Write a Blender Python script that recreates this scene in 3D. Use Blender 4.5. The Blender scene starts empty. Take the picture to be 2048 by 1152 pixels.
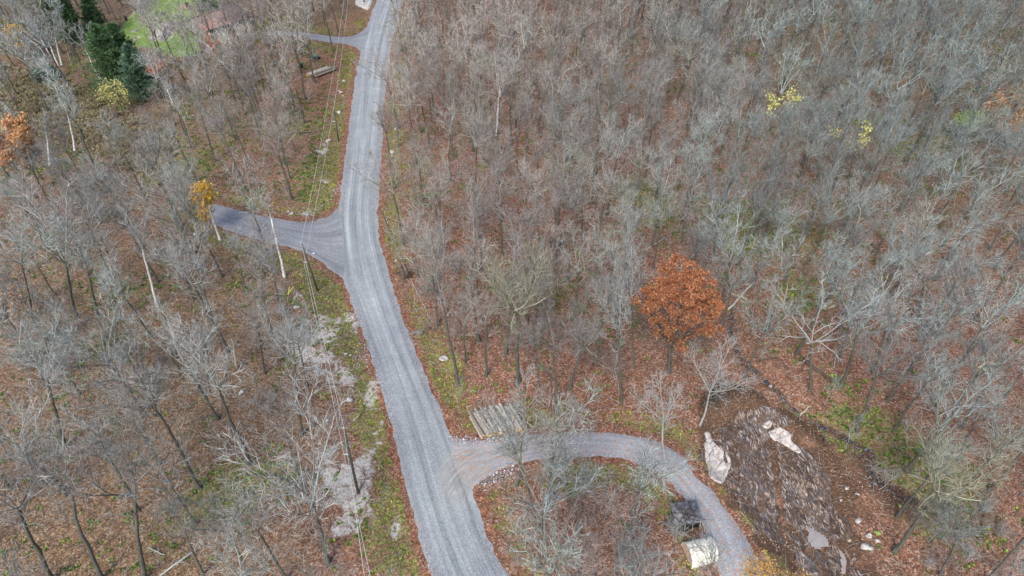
import bpy, math, random
import numpy as np
from mathutils import Vector, Matrix

# ------------------------------------------------------------------ camera, light, exposure
SC = bpy.context.scene
COL = SC.collection
CAMH = 72.0
PITCH = math.radians(41.0)
FPX = 1400.0
cam_d = bpy.data.cameras.new('camera')
cam_d.sensor_width = 36.0
cam_d.lens = FPX / 2048 * 36.0
cam_d.clip_start = 0.5
cam_d.clip_end = 3000
cam = bpy.data.objects.new('camera', cam_d)
cam.location = (0, 0, CAMH)
cam.rotation_euler = (math.pi / 2 - PITCH, 0, 0)
COL.objects.link(cam)
SC.camera = cam

SUN_EL, SUN_AZ = math.radians(48), math.radians(200)
W = bpy.data.worlds.new('World')
SC.world = W
W.use_nodes = True
wn = W.node_tree.nodes
wn.clear()
sky = wn.new('ShaderNodeTexSky')
sky.sky_type = 'NISHITA'
sky.sun_disc = False
sky.sun_elevation = SUN_EL
sky.sun_rotation = SUN_AZ
sky.air_density = 1.0
sky.dust_density = 3.0
bg = wn.new('ShaderNodeBackground')
bg.inputs['Strength'].default_value = 0.145
wo = wn.new('ShaderNodeOutputWorld')
W.node_tree.links.new(sky.outputs[0], bg.inputs[0])
W.node_tree.links.new(bg.outputs[0], wo.inputs[0])
sun_d = bpy.data.lights.new('sun', 'SUN')
sun_d.energy = 1.4
sun_d.angle = math.radians(14)
sun_d.color = (1.0, 0.975, 0.94)
sun = bpy.data.objects.new('sun', sun_d)
sd = Vector((math.sin(SUN_AZ) * math.cos(SUN_EL), math.cos(SUN_AZ) * math.cos(SUN_EL), math.sin(SUN_EL)))
sun.rotation_euler = sd.to_track_quat('Z', 'Y').to_euler()
COL.objects.link(sun)
SC.view_settings.view_transform = 'Standard'
SC.view_settings.look = 'None'
SC.view_settings.gamma = 1.0
SC.view_settings.use_curve_mapping = False
SC.view_settings.exposure = 1.0

rng = np.random.default_rng(11)
random.seed(5)

# ------------------------------------------------------------------ pixel <-> world
FW = np.array([0, math.cos(PITCH), -math.sin(PITCH)])
UP = np.array([0, math.sin(PITCH), math.cos(PITCH)])

def ray(u, v):
    return np.array([(u - 1024) / FPX, 0, 0]) + UP * ((576 - v) / FPX) + FW

def flat(u, v, z=0.0):
    d = ray(u, v)
    t = (z - CAMH) / d[2]
    return np.array([d[0] * t, d[1] * t])

def flats(pts):
    return np.array([flat(*p) for p in pts])

def proj(x, y, z):
    z = z - CAMH
    dep = y * FW[1] + z * FW[2]
    return 1024 + FPX * x / dep, 576 - FPX * (y * UP[1] + z * UP[2]) / dep

# ------------------------------------------------------------------ 2d helpers
def smooth(a, b, x):
    t = np.clip((x - a) / (b - a), 0, 1)
    return t * t * (3 - 2 * t)

def inside(poly, x, y):
    r = np.zeros(np.shape(x), bool)
    n = len(poly)
    for i in range(n):
        x1, y1 = poly[i]; x2, y2 = poly[(i + 1) % n]
        if y1 == y2: continue
        c = ((y1 > y) != (y2 > y)) & (x < (x2 - x1) * (y - y1) / (y2 - y1) + x1)
        r ^= c
    return r

def dist_line(pts, x, y, closed=False):
    d = np.full(np.shape(x), 1e9)
    n = len(pts)
    for i in range(n if closed else n - 1):
        x1, y1 = pts[i]; x2, y2 = pts[(i + 1) % n]
        dx, dy = x2 - x1, y2 - y1
        t = np.clip(((x - x1) * dx + (y - y1) * dy) / (dx * dx + dy * dy + 1e-9), 0, 1)
        d = np.minimum(d, np.hypot(x - x1 - t * dx, y - y1 - t * dy))
    return d

def sdist(poly, x, y):            # positive inside
    d = dist_line(poly, x, y, True)
    return np.where(inside(poly, x, y), d, -d)

def vnoise(x, y, s, seed=0):      # smooth value noise in 0..1
    x = np.asarray(x) / s + seed * 17.31; y = np.asarray(y) / s + seed * 9.77
    xi = np.floor(x).astype(np.int64); yi = np.floor(y).astype(np.int64)
    fx = x - xi; fy = y - yi
    fx = fx * fx * (3 - 2 * fx); fy = fy * fy * (3 - 2 * fy)
    def h(a, b):
        n = (a * 374761393 + b * 668265263 + seed * 1442695) & 0x7fffffff
        n = ((n ^ (n >> 13)) * 1274126177) & 0x7fffffff
        return ((n ^ (n >> 16)) & 0xffff) / 65535.0
    return (h(xi, yi) * (1 - fx) + h(xi + 1, yi) * fx) * (1 - fy) + (h(xi, yi + 1) * (1 - fx) + h(xi + 1, yi + 1) * fx) * fy

def resample(p, n):
    p = np.asarray(p, float)
    for _ in range(2):            # corner rounding
        q = [p[0]]
        for a, b in zip(p[:-1], p[1:]):
            q += [a * .75 + b * .25, a * .25 + b * .75]
        q.append(p[-1]); p = np.array(q)
    s = np.r_[0, np.cumsum(np.hypot(*np.diff(p, axis=0).T))]
    t = np.linspace(0, s[-1], n)
    return np.c_[np.interp(t, s, p[:, 0]), np.interp(t, s, p[:, 1])]

# ------------------------------------------------------------------ layout, photo outlines turned into ground outlines
road_L = [(868, 1190), (858, 1152), (835, 1080), (812, 1000), (798, 930), (785, 870), (765, 800), (742, 720), (720, 660), (700, 605), (684, 560), (678, 520), (674, 470), (673, 420), (680, 370), (690, 300), (698, 230), (706, 170), (716, 110), (728, 70), (740, 30), (752, 0), (765, -40)]
road_R = [(1045, 1190), (1020, 1152), (985, 1085), (960, 1015), (935, 950), (905, 875), (892, 840), (870, 790), (840, 720), (815, 650), (795, 590), (775, 530), (760, 470), (757, 420), (765, 330), (768, 250), (771, 200), (776, 150), (786, 80), (797, 40), (808, 0), (820, -40)]
side_U = [(712, 380), (672, 412), (655, 428), (625, 437), (590, 438), (555, 434), (520, 427), (480, 417), (440, 407), (412, 400)]
side_D = [(735, 610), (690, 575), (660, 545), (632, 520), (600, 503), (560, 494), (525, 485), (490, 474), (450, 460), (425, 450)]
drv_U = [(750, 30), (728, 60), (712, 70), (690, 74), (655, 71), (620, 66), (590, 63), (540, 60)]
drv_D = [(730, 125), (716, 102), (698, 91), (665, 87), (630, 81), (600, 76), (570, 72), (530, 70)]
cur_O = [(860, 860), (905, 874), (950, 884), (1000, 874), (1060, 868), (1120, 867), (1190, 864), (1250, 868), (1310, 882), (1360, 905), (1402, 950), (1440, 1000), (1478, 1048), (1505, 1090), (1530, 1152), (1545, 1200)]
cur_I = [(915, 1040), (945, 990), (968, 968), (1000, 948), (1050, 930), (1100, 921), (1180, 918), (1240, 922), (1290, 936), (1330, 962), (1368, 1005), (1395, 1045), (1415, 1090), (1430, 1152), (1440, 1200)]
RL, RR = resample(flats(road_L), 120), resample(flats(road_R), 120)
RL2, RR2 = resample(flats(road_L), 520), resample(flats(road_R), 520)
SU, SD_ = resample(flats(side_U), 50), resample(flats(side_D), 50)
DU, DD = resample(flats(drv_U), 40), resample(flats(drv_D), 40)
CO, CI = resample(flats(cur_O), 80), resample(flats(cur_I), 80)
CO2, CI2 = resample(flats(cur_O), 220), resample(flats(cur_I), 220)
SU2, SD2 = resample(flats(side_U), 160), resample(flats(side_D), 160)
ROADS = [np.r_[a, b[::-1]] for a, b in ((RL, RR), (SU, SD_), (DU, DD), (CO, CI))]
PIT = resample(flats([(1408, 850), (1440, 825), (1505, 822), (1545, 826), (1590, 862), (1625, 905), (1668, 950), (1690, 1010), (1705, 1060), (1722, 1110), (1735, 1185), (1610, 1185), (1560, 1120), (1530, 1065), (1490, 1020), (1455, 975), (1412, 950), (1404, 900), (1408, 850)]), 70)
CREEK = resample(flats([(1470, 600), (1462, 640), (1472, 690), (1492, 725), (1520, 748), (1548, 778), (1590, 815), (1622, 840), (1668, 862), (1700, 874), (1728, 893), (1742, 915), (1742, 940), (1760, 960), (1795, 978), (1835, 1000), (1850, 1010)]), 70)
BANK = resample(flats([(1395, 835), (1400, 800), (1430, 775), (1480, 770), (1515, 790), (1535, 815), (1520, 835), (1460, 845), (1395, 835)]), 30)
LAWN = resample(flats([(235, 70), (262, 30), (300, 5), (330, -20), (400, -20), (440, 10), (400, 45), (395, 80), (400, 110), (350, 112), (310, 95), (262, 90), (235, 70)]), 40)

DRAG = resample(flats([(1570, 830), (1640, 850), (1700, 900), (1760, 950), (1830, 1010), (1800, 1050), (1720, 1060), (1690, 980), (1640, 910), (1570, 830)]), 30)
_p, _q = flat(1640, 880), flat(1790, 1010)
_an = math.atan2(_q[1] - _p[1], _q[0] - _p[0]); cF0, sF0 = math.cos(_an), math.sin(_an)
def road_d(x, y):                 # distance to any road, negative inside
    m = np.full(np.shape(x), 1e9)
    for p in ROADS:
        m = np.minimum(m, -sdist(p, x, y))
    return m

def height(x, y, rd=None):
    x = np.asarray(x, float); y = np.asarray(y, float)
    b = 0.9 * (vnoise(x, y, 38, 1) - .5)
    if rd is None: rd = road_d(x, y)
    off = smooth(0.5, 7, rd)
    h = b + off * (0.9 * (vnoise(x, y, 9, 2) - .5) + .28 * (vnoise(x, y, 2.6, 3) - .5))
    h = h - .22 * np.exp(-((rd - 2.0) / .9) ** 2)
    h = h + .07 * (vnoise(x, y, .8, 4) - .5) * smooth(0, 1.2, rd)
    cd = dist_line(CREEK, x, y)
    h = h - (.5 - .45 * vnoise(x, y, 1.7, 44) * vnoise(x, y, .8, 45)) * (1 - smooth(.1, 1.5, cd)) + .2 * np.exp(-((cd - 2.8) / .8) ** 2)
    ps = sdist(PIT, x, y)
    h = h - .9 * smooth(-.6, 2.0, ps) + .35 * np.exp(-((ps + 1.1) / .8) ** 2) * vnoise(x, y, 2.2, 8)
    h = h + 1.1 * smooth(-.5, 2.0, sdist(BANK, x, y))
    return h

def gz(x, y):
    return float(height(np.array([x]), np.array([y]))[0])

def ground(u, v):                 # photo point -> point on the terrain
    z = 0.0
    for _ in range(4):
        p = flat(u, v, z)
        z = gz(p[0], p[1])
    return np.array([p[0], p[1], z])

# ------------------------------------------------------------------ mesh helpers
def make_mesh(name, V, T=None, Q=None, smooth_=False):
    V = np.asarray(V, np.float32)
    me = bpy.data.meshes.new(name)
    T = np.zeros((0, 3), np.int32) if T is None else np.asarray(T, np.int32).reshape(-1, 3)
    Q = np.zeros((0, 4), np.int32) if Q is None else np.asarray(Q, np.int32).reshape(-1, 4)
    me.vertices.add(len(V)); me.vertices.foreach_set('co', V.ravel())
    me.loops.add(T.size + Q.size)
    me.loops.foreach_set('vertex_index', np.r_[T.ravel(), Q.ravel()].astype(np.int32))
    me.polygons.add(len(T) + len(Q))
    st = np.r_[np.arange(len(T)) * 3, T.size + np.arange(len(Q)) * 4].astype(np.int32)
    me.polygons.foreach_set('loop_start', st)
    me.update(calc_edges=True)
    me.validate()
    if smooth_:
        me.polygons.foreach_set('use_smooth', np.ones(len(T) + len(Q), bool))
    return me

def add(name, me, mat=None, parent=None, loc=None, **props):
    o = bpy.data.objects.new(name, me)
    COL.objects.link(o)
    if mat is not None and me is not None and not me.materials:
        me.materials.append(mat)
    if parent is not None: o.parent = parent
    if loc is not None: o.location = tuple(loc)
    for k, v in props.items():
        if v: o[k] = v
    return o

def thing(name, label, cat, loc=(0, 0, 0), rz=0.0, group=None):
    o = bpy.data.objects.new(name, None)
    COL.objects.link(o)
    o.location = tuple(loc); o.rotation_euler = (0, 0, rz)
    o.empty_display_size = .5
    o['label'] = label; o['category'] = cat
    if group: o['group'] = group
    return o

class Geo:
    def __init__(s): s.V = []; s.T = []; s.Q = []; s.n = 0
    def put(s, V, T=None, Q=None):
        V = np.asarray(V, float).reshape(-1, 3)
        if T is not None and len(T): s.T.append(np.asarray(T, np.int64).reshape(-1, 3) + s.n)
        if Q is not None and len(Q): s.Q.append(np.asarray(Q, np.int64).reshape(-1, 4) + s.n)
        s.V.append(V); s.n += len(V)
    def arrays(s):
        return (np.concatenate(s.V) if s.V else np.zeros((0, 3)),
                np.concatenate(s.T) if s.T else np.zeros((0, 3), np.int64),
                np.concatenate(s.Q) if s.Q else np.zeros((0, 4), np.int64))
    def mesh(s, name, smooth_=False): return make_mesh(name, *s.arrays(), smooth_=smooth_)
    def tubes(s, P, R, sides=3, tip=True, cap=False):
        P = np.asarray(P, float); R = np.asarray(R, float)
        if P.ndim == 2: P = P[None]; R = R[None]
        N, K, _ = P.shape
        if N == 0: return
        tan = P[:, -1] - P[:, 0]; tan /= np.linalg.norm(tan, axis=1)[:, None] + 1e-9
        ref = np.where(np.abs(tan[:, 2:3]) > .8, [[1., 0, 0]], [[0., 0, 1.]])
        a = np.cross(tan, ref); a /= np.linalg.norm(a, axis=1)[:, None] + 1e-9
        b = np.cross(tan, a)
        th = np.arange(sides) * 2 * math.pi / sides
        ring = a[:, None] * np.cos(th)[None, :, None] + b[:, None] * np.sin(th)[None, :, None]
        KR = K - 1 if tip else K
        V = P[:, :KR, None] + ring[:, None] * R[:, :KR, None, None]
        V = V.reshape(N, KR * sides, 3)
        if tip: V = np.concatenate([V, P[:, -1:, :]], 1)
        per = V.shape[1]
        base = (np.arange(N) * per)[:, None, None]
        i = np.arange(KR - 1)[:, None] * sides; j = np.arange(sides)[None]; j2 = (j + 1) % sides
        q = np.stack([i + j, i + sides + j, i + sides + j2, i + j2], -1).reshape(1, -1, 4) if KR > 1 else None
        Q = (base + q).reshape(-1, 4) if q is not None else None
        T = None
        if tip:
            l = (KR - 1) * sides
            t = np.stack([l + np.arange(sides), np.full(sides, KR * sides), l + (np.arange(sides) + 1) % sides], -1)[None]
            T = (base + t).reshape(-1, 3)
        if cap:
            l = (KR - 1) * sides
            t = [[0, k, k + 1] for k in range(1, sides - 1)]
            if not tip: t += [[l, l + k + 1, l + k] for k in range(1, sides - 1)]
            t = (base + np.array(t)[None]).reshape(-1, 3)
            T = t if T is None else np.concatenate([T, t])
        s.put(V, T, Q)
    def box(s, c, d, rz=0.0, tilt=None):
        v = np.array([[x, y, z] for z in (-.5, .5) for x, y in ((-.5, -.5), (.5, -.5), (.5, .5), (-.5, .5))]) * np.array(d)
        if tilt is not None: v = v @ np.array(Matrix.Rotation(tilt[0], 3, tilt[1])).T
        cz, sz = math.cos(rz), math.sin(rz)
        v = v @ np.array([[cz, -sz, 0], [sz, cz, 0], [0, 0, 1]]).T + np.array(c)
        s.put(v, None, [[3, 2, 1, 0], [4, 5, 6, 7], [0, 1, 5, 4], [1, 2, 6, 5], [2, 3, 7, 6], [3, 0, 4, 7]])

def lump(seed, r, sub=2, rough=.25, flat_=.65):
    import bmesh
    bm = bmesh.new(); bmesh.ops.create_icosphere(bm, subdivisions=sub, radius=1)
    V = np.array([v.co[:] for v in bm.verts]); T = np.array([[v.index for v in f.verts] for f in bm.faces]); bm.free()
    rg = np.random.default_rng(seed)
    d = np.zeros(len(V))
    for _ in range(11):
        n = rg.normal(size=3); n /= np.linalg.norm(n)
        d -= np.maximum(0, V @ n - rg.uniform(.3, .75)) * rg.uniform(.6, 1.0)
    V = V * (1 + d[:, None] + rg.normal(0, rough * .18, (len(V), 1)))
    V = V * np.array([rg.uniform(.8, 1.25), rg.uniform(.7, 1.0), flat_]) * r
    return V, T

# ------------------------------------------------------------------ materials
class Mat:
    def __init__(s, name, rough=.85, spec=.25):
        s.m = bpy.data.materials.new(name); s.m.use_nodes = True
        s.nt = s.m.node_tree; s.N = s.nt.nodes
        s.b = s.N['Principled BSDF']
        s.b.inputs['Roughness'].default_value = rough
        s.b.inputs['Specular IOR Level'].default_value = spec
    def n(s, t, **kw):
        x = s.N.new(t)
        for k, v in kw.items(): setattr(x, k, v)
        return x
    def link(s, a, b): s.nt.links.new(a, b)
    def _in(s, sock, v):
        if v is None: return
        if hasattr(v, 'is_output'): s.link(v, sock)
        else: sock.default_value = v if not (isinstance(v, tuple) and len(v) == 3 and sock.type == 'RGBA') else (*v, 1)
    def pos(s, scale=(1, 1, 1), rz=0.0, obj=False):
        src = s.n('ShaderNodeTexCoord').outputs['Object'] if obj else s.n('ShaderNodeNewGeometry').outputs['Position']
        m = s.n('ShaderNodeMapping'); s.link(src, m.inputs[0])
        m.inputs['Scale'].default_value = scale; m.inputs['Rotation'].default_value = (0, 0, rz)
        return m.outputs[0]
    def noise(s, vec, sc, det=3, rough=.6, dist=0.0, col=False):
        x = s.n('ShaderNodeTexNoise'); s._in(x.inputs['Vector'], vec)
        x.inputs['Scale'].default_value = sc; x.inputs['Detail'].default_value = det
        x.inputs['Roughness'].default_value = rough; x.inputs['Distortion'].default_value = dist
        return x.outputs['Color' if col else 'Fac']
    def voro(s, vec, sc, feat='F1', out='Color'):
        x = s.n('ShaderNodeTexVoronoi', feature=feat); s._in(x.inputs['Vector'], vec)
        x.inputs['Scale'].default_value = sc
        return x.outputs[out]
    def sep(s, c, i):
        x = s.n('ShaderNodeSeparateColor'); s.link(c, x.inputs[0]); return x.outputs[i]
    def sepv(s, c, i):
        x = s.n('ShaderNodeSeparateXYZ'); s.link(c, x.inputs[0]); return x.outputs[i]
    def ramp(s, f, stops, interp='LINEAR'):
        x = s.n('ShaderNodeValToRGB'); s.link(f, x.inputs[0]); cr = x.color_ramp; cr.interpolation = interp
        while len(cr.elements) < len(stops): cr.elements.new(.5)
        for e, (p, c) in zip(cr.elements, stops): e.position = p; e.color = (*c, 1)
        return x.outputs[0]
    def math(s, op, a, b=None, c=None, clamp=False):
        x = s.n('ShaderNodeMath', operation=op); x.use_clamp = clamp
        for i, v in enumerate((a, b, c)):
            if v is not None: s._in(x.inputs[i], v)
        return x.outputs[0]
    def rng_(s, v, a, b, c=0.0, d=1.0):
        x = s.n('ShaderNodeMapRange'); x.clamp = True
        s._in(x.inputs[0], v)
        for i, k in enumerate((a, b, c, d)): x.inputs[i + 1].default_value = k
        return x.outputs[0]
    def mix(s, f, a, b, mode='MIX'):
        x = s.n('ShaderNodeMix', data_type='RGBA', blend_type=mode)
        s._in(x.inputs[0], f); s._in(x.inputs[6], a); s._in(x.inputs[7], b)
        return x.outputs[2]
    def attr(s, name):
        return s.n('ShaderNodeAttribute', attribute_name=name)
    def bump(s, h, strength=.5, dist=.05):
        x = s.n('ShaderNodeBump'); x.inputs['Strength'].default_value = strength; x.inputs['Distance'].default_value = dist
        s.link(h, x.inputs['Height']); s.link(x.outputs[0], s.b.inputs['Normal'])
    def col(s, c): s._in(s.b.inputs['Base Color'], c); return s.m

def simple(name, c1, c2, sc=4, rough=.8, obj=False, spec=.25, bump=0):
    m = Mat(name, rough, spec)
    f = m.noise(m.pos(obj=obj), sc, 4)
    m.col(m.ramp(f, [(.3, c1), (.7, c2)]))
    if bump: m.bump(f, bump, .05)
    return m.m

def ground_mat():
    m = Mat('forest_floor', .92, .12)
    P = m.pos()
    a = m.attr('zone_a').outputs['Color']; b = m.attr('zone_b').outputs['Color']
    green, rock, soil = m.sep(a, 0), m.sep(a, 1), m.sep(a, 2)
    tan, lawn, red = m.sep(b, 0), m.sep(b, 1), m.sep(b, 2)
    warp = m.n('ShaderNodeVectorMath', operation='ADD'); m.link(P, warp.inputs[0])
    sc = m.n('ShaderNodeVectorMath', operation='SCALE'); m.link(m.noise(P, 3, 2, col=True), sc.inputs[0]); sc.inputs['Scale'].default_value = .25
    m.link(sc.outputs[0], warp.inputs[1]); PW = warp.outputs[0]
    v1 = m.sep(m.voro(PW, 6.5), 0); v2 = m.sep(m.voro(PW, 2.9), 1)
    n1 = m.noise(P, 1.1, 5, .7); n2 = m.noise(P, .16, 4, .6)
    leaf = m.ramp(v1, [(0, (.06, .030, .022)), (.25, (.15, .070, .045)), (.5, (.26, .115, .07)), (.68, (.29, .15, .095)), (.88, (.33, .21, .155)), (1, (.52, .40, .33))])
    leaf_t = m.ramp(v1, [(0, (.055, .042, .026)), (.35, (.135, .092, .053)), (.7, (.225, .155, .092)), (1, (.38, .31, .22))])
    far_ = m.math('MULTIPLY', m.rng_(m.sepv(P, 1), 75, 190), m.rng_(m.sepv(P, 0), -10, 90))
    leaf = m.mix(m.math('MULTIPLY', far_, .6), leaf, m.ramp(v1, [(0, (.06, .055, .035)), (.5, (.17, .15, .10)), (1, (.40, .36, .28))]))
    f = m.rng_(m.math('ADD', tan, m.math('MULTIPLY', m.math('SUBTRACT', n1, .5), .9)), .25, .8)
    c = m.mix(f, leaf, leaf_t)
    c = m.mix(m.rng_(v2, .1, .9, .55, .0), c, (.13, .075, .05))
    c = m.mix(1.0, c, m.ramp(n1, [(.28, (.58, .58, .58)), (.55, (1.0, .99, .98)), (.75, (1.3, 1.27, 1.24))]), 'MULTIPLY')
    c = m.mix(m.math('MULTIPLY', m.rng_(red, 0, 1, 0, .5), m.rng_(m.noise(P, .9, 4, .7), .38, .62)), c, m.mix(1.0, leaf, (1.22, .86, .7), 'MULTIPLY'))
    pa = m.noise(P, .28, 4, .65, .6)
    c = m.mix(m.rng_(pa, .55, .68, 0, .42), c, m.ramp(v1, [(0, (.05, .04, .025)), (.5, (.14, .115, .065)), (1, (.33, .29, .20))]))
    c = m.mix(m.rng_(m.noise(P, .42, 4, .7, .8), .57, .70, 0, .5), c, leaf_t)
    # darker litter in noise patches
    c = m.mix(m.rng_(m.noise(P, .6, 6, .8), .53, .70, 0, .65), c, (.075, .058, .042))
    c = m.mix(m.rng_(m.noise(P, 2.3, 5, .8), .58, .70, 0, .5), c, (.42, .34, .29))
    # moss, low green plants
    gm = m.rng_(m.math('ADD', green, m.math('MULTIPLY', m.math('SUBTRACT', m.noise(P, .9, 5, .8), .5), 1.6)), .55, .75)
    gcol = m.ramp(m.sep(m.voro(PW, 5), 2), [(0, (.06, .07, .025)), (.5, (.14, .165, .05)), (1, (.28, .25, .10))])
    c = m.mix(m.math('MULTIPLY', gm, m.rng_(v2, .25, .6, .12, .9)), c, gcol)
    # lawn
    lcol = m.ramp(m.noise(P, .8, 5, .7), [(.3, (.10, .165, .04)), (.5, (.155, .24, .055)), (.72, (.27, .29, .12))])
    c = m.mix(m.rng_(m.math('ADD', lawn, m.math('MULTIPLY', m.math('SUBTRACT', n2, .5), .5)), .35, .6), c, lcol)
    # dark soil
    sm = m.rng_(m.math('ADD', soil, m.math('MULTIPLY', m.math('SUBTRACT', n1, .5), .8)), .4, .65)
    scol = m.ramp(m.noise(P, 5, 4, .7), [(.3, (.035, .021, .014)), (.52, (.095, .057, .037)), (.72, (.26, .17, .115))])
    c = m.mix(sm, c, scol)
    # pale lichen covered rock
    rm = m.rng_(m.math('ADD', rock, m.math('MULTIPLY', m.math('SUBTRACT', m.noise(P, .9, 8, .8, .8), .5), 2.4)), .50, .64)
    rcol = m.ramp(m.noise(P, 3.5, 6, .8), [(.32, (.12, .10, .08)), (.45, (.33, .30, .265)), (.55, (.46, .44, .405)), (.68, (.62, .605, .56))])
    c = m.mix(rm, c, rcol)
    h = m.math('ADD', v1, m.math('MULTIPLY', n1, 1.5))
    m.bump(h, .7, .08)
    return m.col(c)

def gravel_mat(name, tint, trackamp, speck):
    m = Mat(name, .9, .15)
    P = m.pos()
    uv = m.n('ShaderNodeUVMap', uv_map='track').outputs[0]
    mp = m.n('ShaderNodeMapping'); m.link(uv, mp.inputs[0]); mp.inputs['Scale'].default_value = (26, .035, 1)
    mp2 = m.n('ShaderNodeMapping'); m.link(uv, mp2.inputs[0]); mp2.inputs['Scale'].default_value = (9, .02, 1)
    mp3 = m.n('ShaderNodeMapping'); m.link(uv, mp3.inputs[0]); mp3.inputs['Scale'].default_value = (60, .12, 1)
    t1 = m.noise(mp.outputs[0], 1, 3, .6, .3); t2 = m.noise(mp2.outputs[0], 1, 2, .5, .2); t3 = m.noise(mp3.outputs[0], 1, 3, .6)
    u = m.sepv(uv, 0)
    edge = m.rng_(m.math('ABSOLUTE', m.math('SUBTRACT', u, .5)), .22, .42)
    c = m.ramp(m.sep(m.voro(P, 11), 0), [(0, tuple(k * .74 for k in tint)), (.5, tint), (1, tuple(min(.8, k * 1.28) for k in tint))])
    shoulder = m.ramp(m.sep(m.voro(P, 7), 1), [(0, (.13, .133, .145)), (.5, (.23, .235, .252)), (1, (.38, .385, .40))])
    edge = m.math('MULTIPLY', edge, m.math('SUBTRACT', 1.0, m.attr('junction').outputs['Fac']))
    c = m.mix(m.math('MULTIPLY', edge, .75), c, shoulder)
    tr = m.math('ADD', m.math('MULTIPLY', t1, .5), m.math('ADD', m.math('MULTIPLY', t2, .35), m.math('MULTIPLY', t3, .25)))
    inner = m.math('SUBTRACT', 1.0, m.math('MULTIPLY', edge, .8))
    wt = m.math('COSINE', m.math('MULTIPLY', m.math('ADD', m.math('SUBTRACT', u, .5), m.math('MULTIPLY', m.math('SUBTRACT', t2, .5), .10)), 26.0))
    tr = m.math('ADD', tr, m.math('MULTIPLY', wt, .055))
    g = m.rng_(tr, .40, .70, 1 - trackamp, 1 + trackamp)
    cc = m.n('ShaderNodeCombineColor')
    for i in range(3): m.link(g, cc.inputs[i])
    c2 = m.mix(1.0, c, cc.outputs[0], 'MULTIPLY')
    c = m.mix(inner, c, c2)
    n = m.noise(P, .35, 5, .7)
    c = m.mix(1.0, c, m.ramp(n, [(.3, (.86, .87, .90)), (.7, (1.1, 1.08, 1.05))]), 'MULTIPLY')
    dirt = m.attr('dirt').outputs['Fac']
    cc_ = flat(1000, 1010)
    sv = m.n('ShaderNodeVectorMath', operation='SUBTRACT'); m.link(P, sv.inputs[0]); sv.inputs[1].default_value = (cc_[0], cc_[1], 0)
    dx_, dy_ = m.sepv(sv.outputs[0], 0), m.sepv(sv.outputs[0], 1)
    rr_ = m.math('SQRT', m.math('ADD', m.math('MULTIPLY', dx_, dx_), m.math('MULTIPLY', dy_, dy_)))
    cv = m.n('ShaderNodeCombineXYZ'); m.link(m.math('MULTIPLY', rr_, 3.2), cv.inputs[0]); m.link(m.math('MULTIPLY', m.math('ARCTAN2', dy_, dx_), 1.6), cv.inputs[1])
    sw = m.noise(cv.outputs[0], 1.0, 6, .75, 1.8)
    dm = m.rng_(m.math('ADD', dirt, m.math('MULTIPLY', m.math('SUBTRACT', sw, .5), 2.0)), .45, .85, 0, .6)
    dcol = m.ramp(sw, [(.32, (.13, .115, .10)), (.48, (.24, .225, .205)), (.6, (.38, .37, .35)), (.72, (.55, .54, .52))])
    c = m.mix(dm, c, dcol)
    # leaves blown over the verge
    lv = m.sep(m.voro(P, 5.5), 2)
    em = m.rng_(m.math('ABSOLUTE', m.math('SUBTRACT', u, .5)), .40, .5)
    lm = m.math('GREATER_THAN', m.math('ADD', m.math('MULTIPLY', em, .34), lv), speck)
    c = m.mix(lm, c, m.ramp(lv, [(.8, (.30, .14, .08)), (1, (.42, .24, .16))]))
    m.bump(m.math('ADD', m.sep(m.voro(P, 11), 0), m.math('MULTIPLY', tr, 1.0)), .5, .04)
    return m.col(c)

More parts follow.
